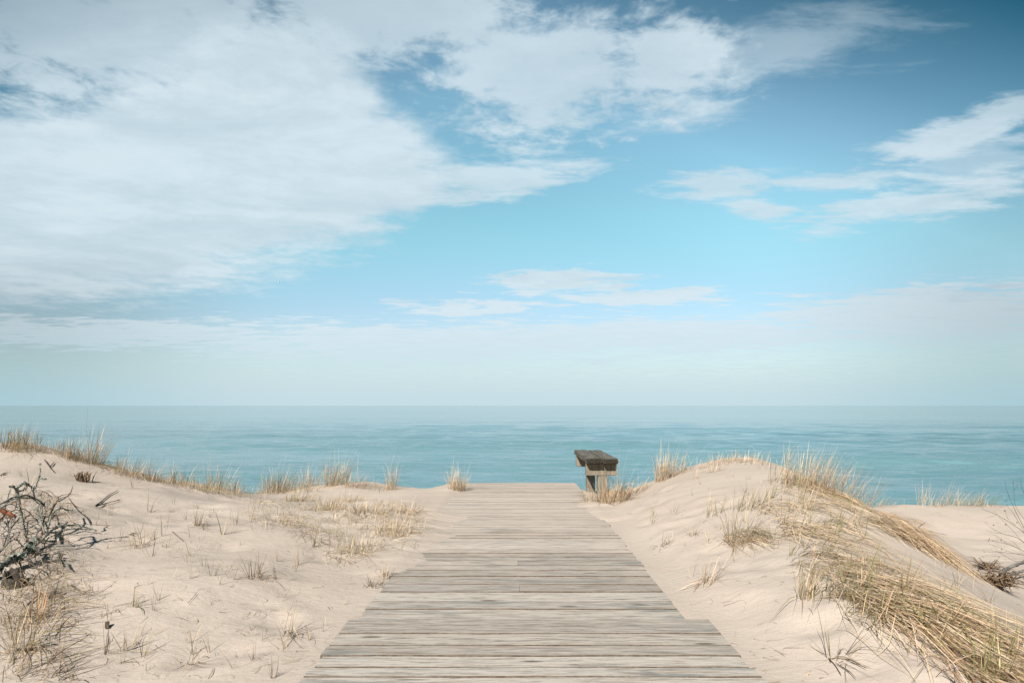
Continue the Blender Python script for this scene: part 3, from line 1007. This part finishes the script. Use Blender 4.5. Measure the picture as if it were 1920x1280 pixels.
sprouts('l', [(0, 880), (200, 890), (420, 945), (560, 960), (640, 1060), (420, 1090), (150, 1000), (0, 920)], 90, 'thin sparse grass sprout on the upper slope of the left sand', 'sprouts on the left upper sand')
sprouts('l', [(130, 1010), (420, 1080), (680, 1080), (640, 1150), (560, 1280), (120, 1280), (150, 1150)], 58, 'few-bladed sprout in the bare left foreground sand', 'sprouts in the left foreground sand', .6, 1.1)
sprouts('r', [(1180, 960), (1260, 900), (1440, 890), (1500, 940), (1450, 1060), (1300, 1100), (1230, 1060)], 48, 'thin dry sprout on the smooth face of the right dune', 'sprouts on the right dune face', .7, 1.4)
sprouts('r', [(1640, 1010), (1720, 1030), (1850, 1120), (1920, 1180), (1920, 1260), (1800, 1170)], 44, 'short dark sprout on the shaded flank of the right dune', 'sprouts on the shaded right flank', .6, 1.2)


# --- grass nobody could count
def poly_roots(rs, poly, n):
    xs = [p[0] for p in poly]; yy = [p[1] for p in poly]
    out = []
    while len(out) < n:
        px, py = rs.uniform(min(xs), max(xs)), rs.uniform(min(yy), max(yy))
        ins = False
        for a in range(len(poly)):
            (x1, y1), (x2, y2) = poly[a], poly[a - 1]
            if (y1 > py) != (y2 > py) and px < (x2 - x1) * (py - y1) / (y2 - y1) + x1:
                ins = not ins
        if ins:
            g = ground(px, py)
            out.append((g[0], g[1]))
    return np.array(out)


def clustered(rs, poly, nclu, per, rad):
    c = poly_roots(rs, poly, nclu)
    n = rs.poisson(per, nclu) + 4
    pts = np.repeat(c, n, 0)
    return pts + rs.normal(0, rad, pts.shape)


def stuff(name, parts, label):
    v, q_, c = join(parts)
    o = link_mesh(name, mesh_np(name, v, q_, c), GRASS)
    return setp(o, label, 'grass', kind='stuff')


rs = np.random.RandomState(21)
mat_poly = [(1465, 1050), (1520, 1012), (1600, 1040), (1720, 1120), (1680, 1165), (1560, 1130)]
mat_low = [(1550, 1130), (1720, 1120), (1900, 1245), (1900, 1310), (1740, 1270), (1640, 1210)]
up_poly = [(1400, 950), (1470, 905), (1600, 940), (1640, 985), (1600, 1020), (1500, 1020), (1440, 1000)]
GOLD = [(STRAW, 5), (PALE, 4), (OLIVE, 1.3), (BROWN, 1.9)]
parts = [lying_blades(rs, clustered(rs, mat_poly, 32, 18, .026), -1.27, .17, .45, 1.25, .045, GOLD, .0036, .06),
         lying_blades(rs, clustered(rs, mat_low, 20, 13, .028), -1.25, .19, .35, 1.0, .045, GOLD, .0036, .07),
         lying_blades(rs, poly_roots(rs, mat_poly, 110), -1.2, .6, .2, .6, .09, MIXED, .0042, .12),
         lying_blades(rs, poly_roots(rs, mat_low, 60), -1.2, .6, .2, .5, .07, MIXED, .0042, .12),
         lying_blades(rs, clustered(rs, up_poly, 30, 12, .05), -1.0, .35, .25, .65, .05, GOLD, .0045, .08)]
for (px, py) in zip(rs.uniform(0, 1, 110), rs.uniform(0, 1, 110)):
    poly = mat_poly if px < .35 else (mat_low if px < .5 else up_poly)
    r0 = poly_roots(rs, poly, 1)[0]
    z0 = float(H(*r0))
    v, q_, c = tuft_blades(rs, rs.randint(3, 8), .03, .08, .26, .3, (.45, .12), .08, GREENISH, .0045, (r0[0], r0[1], z0))
    parts.append((v + np.array((r0[0], r0[1], z0)), q_, c))
stuff('flattened_grass', parts, 'flattened straw combed down the flank of the right dune')

brown_poly = [(1585, 955), (1620, 950), (1700, 975), (1720, 1000), (1690, 1010), (1640, 985)]
parts = [lying_blades(rs, clustered(rs, brown_poly, 20, 34, .05), -.95, .25, .3, .6, .06, [(STRAW, 3), (BROWN, 2.5), (PALE, 1)], .004, .06)]
stuff('flattened_grass', parts, 'brown flattened straw lying behind the ridge of the right dune')

crest_poly = [(0, 835), (100, 840), (200, 872), (320, 902), (420, 920), (560, 915), (640, 905), (740, 915), (740, 925), (640, 914), (560, 926), (420, 930), (320, 912), (200, 884), (100, 850), (0, 848)]
parts = []
for r0 in poly_roots(rs, crest_poly, 320):
    z0 = float(H(*r0))
    v, q_, c = tuft_blades(rs, rs.randint(5, 12), .05, .05, .22, .4, (.3, 0), .2, MIXED, .0036, (r0[0], r0[1], z0))
    parts.append((v + np.array((r0[0], r0[1], z0)), q_, c))
parts.append(lying_blades(rs, poly_roots(rs, crest_poly, 500), -.3, .6, .15, .5, .05, MIXED, .0036, .15))
stuff('crest_grass', parts, 'thin low grass fringing the left dune crest')

crest2 = [(1200, 912), (1290, 878), (1370, 863), (1450, 874), (1600, 935), (1690, 948), (1860, 947), (1860, 951), (1690, 953), (1600, 945), (1450, 884), (1370, 868), (1290, 886), (1200, 920)]
parts = []
for r0 in poly_roots(rs, crest2, 110):
    z0 = float(H(*r0))
    v, q_, c = tuft_blades(rs, rs.randint(4, 10), .05, .05, .24, .4, (.4, 0), .15, DRY, .0036, (r0[0], r0[1], z0))
    parts.append((v + np.array((r0[0], r0[1], z0)), q_, c))
stuff('crest_grass', parts, 'thin dry grass fringing the right dune crest')

patch = [(470, 935), (600, 930), (760, 950), (800, 985), (760, 1010), (640, 1060), (560, 1000), (450, 975)]
parts = [lying_blades(rs, clustered(rs, patch, 60, 12, .08), -.4, .9, .1, .42, .035, MIXED, .0034, .2)]
for r0 in poly_roots(rs, patch, 210):
    z0 = float(H(*r0))
    v, q_, c = tuft_blades(rs, rs.randint(2, 7), .04, .05, .18, .5, (.15, 0), .2, MIXED, .0034, (r0[0], r0[1], z0))
    parts.append((v + np.array((r0[0], r0[1], z0)), q_, c))
stuff('sparse_grass', parts, 'sparse dry grass over the sand between the mound and the boardwalk')

scrub = [(0, 930), (90, 930), (130, 975), (100, 1040), (130, 1100), (110, 1180), (130, 1280), (0, 1280)]
parts = [lying_blades(rs, clustered(rs, scrub, 60, 7, .07), .1, 1.5, .1, .4, .06, DEAD + [(STRAW, 1.5)], .0034, .3)]
for r0 in poly_roots(rs, scrub, 100):
    z0 = float(H(*r0))
    v, q_, c = tuft_blades(rs, rs.randint(2, 7), .04, .05, .22, .6, (.05, 0), .25, DEAD, .0034, (r0[0], r0[1], z0))
    parts.append((v + np.array((r0[0], r0[1], z0)), q_, c))
parts.append(lying_blades(rs, clustered(rs, [(0, 930), (80, 930), (125, 985), (95, 1030), (60, 1120), (0, 1120)], 15, 3, .06), .3, 1.6, .12, .42, .06, [(DARK, 3), (BROWN, 2), ((.05, .045, .04), 2)], .0085, .25))
parts.append(lying_blades(rs, poly_roots(rs, [(0, 1120), (90, 1130), (120, 1280), (0, 1280)], 60), .9, .5, .15, .5, .03, [(DARK, 3), (OLIVE, 2), (BROWN, 1)], .005, .15))
stuff('dead_grass', parts, 'tangled dead brown grass and stalks along the left edge')


lsand = [(60, 900), (330, 915), (560, 960), (800, 960), (740, 1060), (640, 1160), (570, 1280), (60, 1280)]
rsand = [(1140, 960), (1260, 905), (1400, 880), (1480, 1000), (1520, 1130), (1560, 1280), (1440, 1280), (1300, 1150)]
parts = [lying_blades(rs, poly_roots(rs, lsand, 420), .3, 1.6, .02, .13, .006, DEAD, .0032, .3),
         lying_blades(rs, poly_roots(rs, rsand, 130), -.5, 1.4, .02, .13, .006, DEAD, .003, .3),
         lying_blades(rs, poly_roots(rs, [(1640, 960), (1900, 960), (1915, 1140), (1760, 1050)], 60), -.5, 1.4, .03, .14, .006, DEAD, .004, .3)]
stuff('debris', parts, 'broken bits of dead straw and stalk scattered over the sand')


# ------------------------------------------------------------------ branches, roots, twigs
def tube_np(pts, radii, sides=7, rough=.15, seed=0, sub=4):
    """a bent, knobbly branch along pts with radii; returns verts, quads (ends closed by collapsing)"""
    r = np.random.RandomState(seed)
    P = np.array(pts, float)
    k = len(P)
    t = np.linspace(0, k - 1, (k - 1) * sub + 1)
    # Catmull-Rom
    Pe = np.vstack([2 * P[0] - P[1], P, 2 * P[-1] - P[-2]])
    out = []
    for s in t:
        i = min(int(s), k - 2); f = s - i
        a, b_, c, d = Pe[i], Pe[i + 1], Pe[i + 2], Pe[i + 3]
        out.append(.5 * ((2 * b_) + (c - a) * f + (2 * a - 5 * b_ + 4 * c - d) * f * f + (3 * b_ - a - 3 * c + d) * f ** 3))
    C_ = np.array(out)
    rad = np.interp(t, range(k), radii)
    C_ = C_ + r.normal(0, 1, C_.shape) * rad[:, None] * rough
    T = np.gradient(C_, axis=0)
    T /= np.linalg.norm(T, axis=1, keepdims=True) + 1e-9
    ref = np.array((.31, .22, .92)) if abs(T[0][2]) < .8 else np.array((.9, .3, .1))
    N1 = np.cross(T, ref); N1 /= np.linalg.norm(N1, axis=1, keepdims=True) + 1e-9
    N2 = np.cross(T, N1)
    a = np.linspace(0, 2 * math.pi, sides, endpoint=False)
    rr = rad[:, None] * (1 + r.normal(0, rough, (len(t), sides)))
    rr[0] *= .3; rr[-1] *= .15
    V_ = C_[:, None] + N1[:, None] * (rr * np.cos(a))[..., None] + N2[:, None] * (rr * np.sin(a))[..., None]
    n = len(t)
    idx_ = np.arange(n * sides).reshape(n, sides)
    nxt = np.roll(idx_, -1, 1)
    Q_ = np.stack([idx_[:-1], nxt[:-1], nxt[1:], idx_[1:]], -1).reshape(-1, 4)
    caps = []
    for e in (idx_[0], idx_[-1]):
        for j in range(1, sides - 2, 2):
            caps.append((e[0], e[j], e[j + 1], e[j + 2]))
    return V_.reshape(-1, 3), np.vstack([Q_, np.array(caps)]), C_, rad


def lichen_np(C_, rad, n, seed, size=.01):
    """small crumpled scales of lichen standing off a branch's centre line"""
    r = np.random.RandomState(seed)
    vs, qs = [], []
    for i in range(n):
        j = r.randint(len(C_))
        d = r.normal(0, 1, 3); d /= np.linalg.norm(d)
        c = C_[j] + d * rad[j] * r.uniform(.8, 1.5)
        u = np.cross(d, r.normal(0, 1, 3)); u /= np.linalg.norm(u)
        v = np.cross(d, u)
        s = size * r.uniform(.5, 1.4)
        b_ = len(vs)
        for (e, f) in ((-1, -1), (1, -1), (1, 1), (-1, 1)):
            vs.append(c + u * e * s * r.uniform(.4, 1.1) + v * f * s * r.uniform(.4, 1.1) + d * s * r.uniform(-.2, 1.1))
        qs.append((b_, b_ + 1, b_ + 2, b_ + 3))
    return np.array(vs), np.array(qs)


bseed = [0]


def path(pts, Y, lift=0):
    """photo points with a distance each (or one for all) to world points"""
    out = []
    for i, p in enumerate(pts):
        yy = p[2] if len(p) > 2 else Y
        out.append(np.array(at(p[0], p[1], yy)) + np.array((0, 0, lift)))
    return out


def onground(pts, lift=.012):
    return [np.array(ground(p[0], p[1])) + np.array((0, 0, p[2] if len(p) > 2 else lift)) for p in pts]


def branch(name, label, cat, stems, mat, lichen=0, group=None, lsize=.0065, thick=.72):
    """stems: list of (points, r0, r1, part name or None, material or None); the first is the thing's own limb"""
    base = np.array(stems[0][0][0])
    root = empty(name, tuple(base))
    setp(root, label, cat, group)
    groups = {}
    cls, rds = [], []
    for (pts, r0, r1, pn, pm) in stems:
        r0, r1 = r0 * thick, r1 * thick
        bseed[0] += 1
        v, q_, C_, rad = tube_np(pts, np.linspace(r0, r1, len(pts)), seed=bseed[0], rough=.22)
        groups.setdefault((pn or 'limb', (pm or mat).name), []).append((v - base, q_, np.ones((len(v), 4))))
        cls.append(C_ - base); rds.append(rad)
    for (pn, mn), lst in groups.items():
        v, q_, c = join(lst)
        link_mesh(pn, mesh_np(pn, v, q_), bpy.data.materials[mn], root)
    if lichen:
        bseed[0] += 1
        v, q_ = lichen_np(np.vstack(cls), np.concatenate(rds), int(lichen * .8), bseed[0], lsize)
        link_mesh('lichen', mesh_np('lichen', v, q_, smooth=False), LICHEN, root)['kind'] = 'stuff'
    return root


gB = ground(57, 1034)
YB = gB[1]
branch('dead_branch', 'upright lichen-crusted dead branch with a bare red foot at the left edge', 'branch', [
    (path([(58, 1036), (54, 1024), (49, 1010)], YB), .011, .012, 'bare_foot', RED_BARK),
    (path([(49, 1010), (44, 985), (38, 955), (34, 932), (31, 918)], YB), .012, .012, None, None),
    (path([(31, 918), (40, 908, YB + .05), (52, 907, YB + .1), (62, 918, YB + .12), (66, 938, YB + .12)], YB), .011, .006, None, None),
    (path([(31, 918), (24, 912, YB - .04), (19, 911, YB - .05)], YB), .009, .005, None, None),
    (path([(33, 922), (44, 918, YB + .03), (50, 912, YB + .02), (45, 903, YB)], YB), .008, .004, None, None),
    (path([(62, 918, YB + .12), (68, 910, YB + .15), (70, 903, YB + .15), (75, 897, YB + .15), (86, 898, YB + .15)], YB), .006, .002, None, None),
    (path([(70, 900, YB + .15), (75, 888, YB + .15), (75, 870, YB + .15)], YB), .004, .0015, None, None),
], LICHEN_BARK, 340)
branch('dead_branch', 'long arched lichen branch reaching in from the left edge', 'branch', [
    (path([(-30, 965, YB - .3), (0, 945, YB - .2), (28, 931, YB - .1), (52, 929, YB + .1), (76, 940, YB + .25), (86, 950, YB + .3)], YB), .006, .008, None, None),
    (path([(-30, 980, YB - .4), (0, 955, YB - .25), (24, 936, YB - .1), (60, 934, YB + .1), (74, 946, YB + .2)], YB), .005, .004, None, None),
    (path([(76, 940, YB + .25), (79, 955, YB + .25), (76, 965, YB + .22)], YB), .007, .004, None, None),
], LICHEN_BARK, 150)
branch('dead_branch', 'tangle of thin dark twigs low in the scrub at the left edge', 'branch', [
    (onground([(-20, 1010, .05), (5, 1000, .12), (28, 996, .16), (48, 990, .14), (66, 992, .08)]), .007, .004, None, None),
    (onground([(5, 1000, .12), (14, 985, .2), (20, 972, .24)]), .005, .003, None, None),
    (onground([(28, 996, .16), (36, 982, .2), (52, 974, .2), (60, 966, .2)]), .005, .002, None, None),
    (onground([(-10, 985, .05), (8, 978, .12), (26, 980, .14), (40, 986, .1)]), .006, .003, None, None),
    (onground([(4, 1040, .03), (18, 1022, .1), (36, 1008, .14), (44, 1000, .16)]), .006, .003, None, None),
    (onground([(18, 1022, .1), (10, 1008, .18), (0, 998, .2)]), .004, .002, None, None),
], DARK_BARK, 90)
branch('dead_branch', 'short crooked twig bundle above the thick lichen limb', 'branch', [
    (onground([(-10, 1060, .04), (12, 1048, .09), (30, 1040, .1), (46, 1044, .05)]), .007, .004, None, None),
    (onground([(12, 1048, .09), (20, 1034, .16), (22, 1022, .18)]), .005, .002, None, None),
    (onground([(30, 1040, .1), (44, 1030, .14), (56, 1040, .08)]), .005, .002, None, None),
], LICHEN_BARK, 60)
gC = ground(90, 990)
YCc = gC[1]
branch('dead_branch', 'smooth dark forked stick standing in the scrub with a twig bending right', 'branch', [
    (path([(89, 992), (92, 975), (97, 955), (107, 940)], YCc), .013, .009, None, None),
    (path([(107, 940), (118, 935), (128, 929), (134, 920), (136, 910)], YCc), .008, .003, None, None),
    (path([(128, 931), (140, 948, YCc + .02), (150, 960, YCc + .04), (160, 967, YCc + .05), (168, 974, YCc + .05), (173, 984, YCc + .05)], YCc), .004, .008, None, None),
    (path([(160, 967, YCc + .05), (168, 978, YCc + .05), (171, 988, YCc + .04)], YCc), .006, .003, None, None),
], DARK_BARK, 0)
branch('dead_branch', 'low forked lichen branch lying flat on the sand and pointing right', 'branch', [
    (onground([(62, 1036, .03), (86, 1018, .05), (100, 1008, .06), (118, 1003, .07), (138, 999, .06), (160, 1000, .05), (184, 1002, .03)]), .012, .006, None, None),
    (onground([(98, 1010, .04), (120, 1006, .05), (145, 1004, .05), (168, 1002, .04)]), .008, .004, None, None),
    (onground([(84, 1018, .06), (78, 1012, .12), (70, 998, .16), (66, 988, .15)]), .010, .007, None, None),
    (onground([(88, 1014, .06), (96, 1003, .14), (110, 992, .16), (126, 984, .12), (138, 972, .06)]), .010, .006, None, None),
    (onground([(92, 1012, .05), (80, 1000, .13), (74, 986, .17)]), .007, .004, None, None),
    (onground([(77, 1020, .02), (80, 1010, .09), (84, 1000, .12)]), .007, .006, 'bare_stub', RED_BARK),
], LICHEN_BARK, 320)
branch('fallen_log', 'thick lichen-covered limb lying in the dead grass at the left edge', 'log', [
    (onground([(-30, 1096, .05), (0, 1081, .06), (25, 1070, .07), (48, 1059, .07), (66, 1044, .06)]), .030, .018, None, None),
    (onground([(48, 1058, .09), (60, 1052, .12), (68, 1046, .13)]), .012, .006, None, None),
], LICHEN_BARK, 260, lsize=.013)
branch('fallen_log', 'red-barked broken limb poking in at the left edge', 'log', [
    (path([(-30, 952, YB + .1), (0, 957, YB + .12), (16, 963, YB + .14), (30, 968, YB + .15)], YB), .026, .014, None, None)], RED_BARK, 0)


def stump():
    g = ground(26, 1100)
    r = np.random.RandomState(8)
    root = empty('tree_stump', g)
    setp(root, 'dark rotten hollow stump half buried beneath the thick lichen limb', 'stump')
    a = np.linspace(0, 2 * math.pi, 18, endpoint=False)
    jag = r.normal(0, .008, 18)
    rings = [(.085, -.05), (.09, .0), (.082, .06), (.07, .10), (.058, .105), (.052, .06), (.045, -.02)]
    vs = []
    for i, (rad, z) in enumerate(rings):
        for j in range(18):
            rr = .62 * rad * (1 + r.normal(0, .05))
            zz = .62 * z + (jag[j] * 2 if i in (3, 4) else 0)
            vs.append((rr * math.cos(a[j]) * 1.15, rr * math.sin(a[j]), zz + rr * math.cos(a[j]) * -.25))
    idx_ = np.arange(len(rings) * 18).reshape(len(rings), 18)
    nxt = np.roll(idx_, -1, 1)
    qs = np.stack([idx_[:-1], nxt[:-1], nxt[1:], idx_[1:]], -1).reshape(-1, 4)
    link_mesh('shell', mesh_np('shell', np.array(vs), qs), DARK_BARK, root)
    bseed[0] += 1
    v, q_, _, _ = tube_np([(.02, -.02, .05), (.06, .0, .04), (.10, .02, .0)], [.008, .007, .004], seed=bseed[0])
    link_mesh('root', mesh_np('root', v, q_), BROWN_BARK, root)


stump()

# curled dead plant on the left slope
g = ground(158, 903)
r_ = np.random.RandomState(4)
parts = []
for i in range(46):
    a = r_.uniform(0, 6.28); t_ = r_.uniform(.01, .075)
    p0 = np.array((math.cos(a) * t_, math.sin(a) * t_, -.02))
    p1 = p0 * 1.25 + np.array((0, 0, .09)) * r_.uniform(.6, 1.2)
    p2 = p0 * 1.1 + np.array((r_.uniform(-.03, .05), r_.uniform(-.04, .03), .14)) * r_.uniform(.5, 1.1)
    v, q_, _, _ = tube_np([p0, p1, p2], [.004, .006, .0015], sides=5, seed=500 + i)
    parts.append((v, q_, np.ones((len(v), 4))))
v, q_, c = join(parts)
setp(link_mesh('dead_plant', mesh_np('dead_plant', v, q_), BROWN_BARK, loc=g), 'curled dark brown dead plant alone on the upper left slope', 'dead plant')

# twigs lying about: label, points (photo px), radius, material
for (lab, pts, r0, mt) in (
        ('forked black twig lying on the left slope below the curled plant', [[(178, 950), (192, 940), (205, 930), (222, 920)], [(178, 951), (200, 946), (228, 938)]], .006, DARK_BARK),
        ('small black twig hanging under the left dune crest', [[(82, 862), (90, 872), (96, 880), (103, 888)], [(94, 877), (102, 868)]], .006, DARK_BARK),
        ('short black twig at the left edge below the crest', [[(0, 893), (8, 889), (14, 887)], [(4, 891), (12, 892)]], .006, DARK_BARK),
        ('knotty brown twig with small buds in the left foreground', [[(133, 1100), (142, 1107), (150, 1112), (158, 1117)], [(150, 1112), (164, 1112), (170, 1109)], [(156, 1116), (172, 1119)]], .0035, BROWN_BARK),
        ('mossy dark twig clump beside the scrub in the left foreground', [[(106, 1054), (114, 1056), (121, 1062), (130, 1064)], [(110, 1056), (118, 1050)], [(114, 1058), (112, 1066)], [(122, 1062), (132, 1076)], [(118, 1058), (124, 1066)]], .006, LICHEN_BARK),
        ('short mossy stick sloping through the left scrub', [[(90, 1128), (95, 1118), (100, 1106)], [(94, 1120), (112, 1116), (118, 1112)]], .007, GREY_WOOD),
        ('curved bare twig crossing the left scrub', [[(50, 1140), (68, 1124), (84, 1120), (104, 1120), (120, 1121)]], .004, BROWN_BARK),
        ('black crooked stick lying in the bottom left corner', [[(30, 1223), (55, 1222), (80, 1216), (92, 1214), (110, 1211)]], .006, DARK_BARK),
        ('small twig pointing down on the upper left sand', [[(323, 998), (332, 1007), (344, 1016)]], .004, BROWN_BARK),
        ('tiny dark hooked twig on the left sand below the slope', [[(243, 1004), (252, 1001), (258, 1003)], [(246, 1004), (252, 1007)]], .004, DARK_BARK),
        ('fine dark stick leaning on the left foreground sand', [[(352, 1135), (360, 1125), (370, 1113)]], .0016, DARK_BARK),
        ('dark dead twigs lying on the bottom right sand', [[(1552, 1236), (1566, 1252), (1578, 1272)], [(1566, 1250), (1590, 1262), (1606, 1278)], [(1580, 1240), (1610, 1252), (1626, 1262)]], .0024, DARK_BARK),
        ('bleached twig across the valley sand on the right', [[(1690, 982), (1720, 990), (1750, 998), (1778, 1004)], [(1720, 990), (1736, 980)]], .006, BROWN_BARK),
):
    stems = []
    for j, p in enumerate(pts):
        stems.append((onground(p, .010 + .004 * j), r0, r0 * .5, None, None))
    base = np.array(stems[0][0][0])
    lst = []
    for (p, a_, b_, _, _) in stems:
        bseed[0] += 1
        v, q_, _, _ = tube_np(p, np.linspace(a_, b_, len(p)), sides=6, seed=bseed[0], rough=.22)
        lst.append((v - base, q_, np.ones((len(v), 4))))
    v, q_, c = join(lst)
    setp(link_mesh('twig', mesh_np('twig', v, q_), mt, loc=tuple(base)), lab, 'twig')

# bark chip
g = ground(201, 1176)
o = bm_obj('bark_chip', [box_bm(-.026, .026, -.009, .009, -.003, .007, .002, 3, .0012, 9)], BROWN_BARK, loc=(g[0], g[1], g[2] + .012))
o.rotation_euler = (R(8), R(20), R(-62))
setp(o, 'small grey bark chip lying on the left foreground sand', 'bark chip')

# --- right side: bare shrub and root clumps
gs = ground(1935, 1052)
YS = gs[1]
stems = []
tips = [([(1945, 1055), (1925, 1000), (1905, 960), (1890, 925), (1883, 898)], .006), ([(1945, 1055), (1925, 1005), (1902, 985), (1870, 965), (1845, 955), (1838, 946)], .006),
        ([(1945, 1050), (1915, 1012), (1880, 1000), (1860, 990), (1842, 975)], .005), ([(1945, 1050), (1915, 1030), (1890, 1020), (1862, 1014), (1842, 1010)], .005),
        ([(1945, 1052), (1920, 1040), (1890, 1036), (1862, 1035), (1838, 1033)], .004), ([(1945, 1056), (1925, 1050), (1905, 1052), (1885, 1042), (1868, 1030), (1862, 1018)], .004),
        ([(1945, 1055), (1930, 990), (1905, 950), (1901, 920), (1900, 893)], .004), ([(1945, 1050), (1932, 970), (1922, 930), (1915, 910), (1914, 888)], .005),
        ([(1925, 1005), (1900, 962), (1890, 950), (1885, 935)], .003), ([(1915, 1012), (1890, 985), (1875, 970), (1862, 955)], .003), ([(1905, 985), (1890, 972), (1884, 955)], .003),
        ([(1880, 1000), (1862, 998), (1846, 992)], .0025), ([(1890, 1020), (1870, 1005), (1858, 1002)], .0025), ([(1870, 965), (1856, 968), (1846, 972)], .002), ([(1900, 925), (1908, 905), (1909, 890)], .002),
        ([(1915, 1030), (1895, 1012), (1880, 1008)], .0025), ([(1925, 1048), (1900, 1060), (1880, 1062), (1858, 1058)], .003)]
for i, (p, r0) in enumerate(tips):
    yy = YS + (i % 5 - 2) * .05
    pts = path([(a, b_, YS + (yy - YS) * j / (len(p) - 1)) for j, (a, b_) in enumerate(p)], YS)
    stems.append((pts, r0, .0012, 'stems', None))
shrub = branch('bare_shrub', 'leafless dark shrub with thin budded stems at the right edge', 'shrub', stems, DARK_BARK)
lst = []
base = np.array(stems[0][0][0])
for i, (px, py) in enumerate(((1863, 984), (1886, 983), (1853, 1014), (1855, 1010), (1877, 1011), (1878, 1029), (1873, 1044), (1884, 957), (1900, 904), (1907, 979))):
    c = np.array(at(px, py, YS)) - base
    v, q_, _, _ = tube_np([c + np.array((0, 0, -.012)), c, c + np.array((.003, 0, .014))], [.003, .008 if i != 8 else .013, .002], sides=6, seed=900 + i, sub=3)
    lst.append((v, q_, np.ones((len(v), 4))))
v, q_, c = join(lst)
link_mesh('buds', mesh_np('buds', v, q_), BROWN_BARK, shrub)


def root_clump(px, py, label, n, R0, spike, seed, arm=None):
    g = np.array(ground(px, py))
    r = np.random.RandomState(seed)
    root = empty('root_clump', tuple(g))
    setp(root, label, 'root clump')
    lst = []
    for i in range(n):
        a = r.uniform(-.3, 2 * math.pi)
        e = r.uniform(.0, 1.1)
        L = R0 * r.uniform(.5, 1.25)
        d = np.array((math.cos(a) * math.cos(e), math.sin(a) * math.cos(e) * .7, math.sin(e) * .8)) + np.array(spike)
        p0 = r.normal(0, R0 * .16, 3) * np.array((1.5, .8, .4)) + np.array((0, 0, .03))
        p1 = p0 + d * L * .5 + r.normal(0, .02, 3)
        p2 = p0 + d * L + np.array((0, 0, -L * .35)) + r.normal(0, .03, 3)
        for p in (p1, p2):
            p[2] = max(p[2], float(H(g[0] + p[0], g[1] + p[1])) - g[2] + .002)
        v, q_, _, _ = tube_np([p0, p1, p2], [.0055, .004, .0012], sides=5, seed=seed * 50 + i, rough=.25, sub=3)
        lst.append((v, q_, np.ones((len(v), 4))))
    v, q_, c = join(lst)
    link_mesh('rootlets', mesh_np('rootlets', v, q_), BROWN_BARK, root)
    if arm:
        lst = []
        for j, (pts, r0, r1) in enumerate(arm):
            v, q_, _, _ = tube_np([np.array(p) - g for p in pts], np.linspace(r0, r1, len(pts)), seed=seed * 70 + j)
            lst.append((v, q_, np.ones((len(v), 4))))
        v, q_, c = join(lst)
        link_mesh('stem', mesh_np('stem', v, q_), GREY_WOOD, root)
    return root


root_clump(1872, 1102, 'dark root clump with a grey forked stem at the right edge', 120, .17, (-.1, -.1, .1), 3, [
    (onground([(1872, 1096, .06), (1888, 1082, .09), (1905, 1076, .11), (1930, 1070, .12), (1960, 1064, .12)]), .020, .013),
    (onground([(1876, 1098, .05), (1894, 1093, .08), (1912, 1088, .09), (1930, 1083, .1), (1960, 1076, .12)]), .016, .011),
    (onground([(1905, 1090, .08), (1916, 1092, .06), (1928, 1098, .03)]), .008, .005)])
root_clump(1852, 1070, 'spiky brown root clump with long fibres just left of the bare shrub', 60, .16, (-.25, 0, .15), 5, [
    (onground([(1822, 1066, .03), (1840, 1068, .04), (1862, 1072, .04), (1895, 1073, .02)]), .010, .006)])


# ------------------------------------------------------------------ gull far out over the sea
def gull():
    Yg = 150.0
    loc = at(523.5, 529, Yg)
    bm = bmesh.new()
    bmesh.ops.create_uvsphere(bm, u_segments=14, v_segments=10, radius=1.0)
    for v in bm.verts:
        t_ = v.co.x
        wv = .1 * (1 - .55 * max(0, -t_) ** 1.5)
        v.co = Vector((t_ * .22, v.co.y * wv, v.co.z * wv + (.02 if t_ > .8 else 0)))
    bmesh.ops.create_uvsphere(bm, u_segments=10, v_segments=8, radius=.055, matrix=Matrix.Translation((.23, 0, .03)))
    bmesh.ops.create_cone(bm, segments=6, radius1=.016, radius2=.003, depth=.07, cap_ends=True, matrix=Matrix.Translation((.305, 0, .025)) @ Matrix.Rotation(R(90), 4, 'Y'))
    me_ = bpy.data.meshes.new('gull')
    bm.to_mesh(me_); bm.free()
    for p_ in me_.polygons: p_.use_smooth = True
    mw, t, b = material('gull_white')
    co = t.node('ShaderNodeTexCoord').outputs['Object']
    t.put(b.inputs['Base Color'], t.mix(t.noise(co, 20, 3), (.75, .75, .74), (.86, .86, .85)))
    mg, t, b = material('gull_grey')
    co = t.node('ShaderNodeTexCoord').outputs['Object']
    t.put(b.inputs['Base Color'], t.mix(t.sstep(t.math('ABSOLUTE', t.sep(co)[1]), .46, .58), (.2, .21, .22), (.02, .02, .02)))
    o = link_mesh('gull', me_, mw, loc=loc)
    o.rotation_euler = (R(14), R(-4), R(38))
    setp(o, 'small white gull flying low over the sea below the cloud bank', 'gull')
    for s in (-1, 1):
        vs, qs = [], []
        for (y_, ch, x0, z) in ((.05, .17, .06, .03), (.22, .18, .1, .12), (.4, .14, .08, .15), (.62, .03, -.03, .11)):
            for (dx, dz) in ((0, 0), (-ch * .5, .012), (-ch, 0), (-ch * .5, -.008)):
                vs.append((x0 + dx, s * y_, z + dz))
        for i in range(3):
            for j in range(4):
                a, b_ = i * 4 + j, i * 4 + (j + 1) % 4
                qs.append((a, b_, b_ + 4, a + 4))
        qs.append((0, 1, 2, 3)); qs.append((12, 13, 14, 15))
        link_mesh('wing', mesh_np('wing', np.array(vs), np.array(qs)), mg, o)


gull()
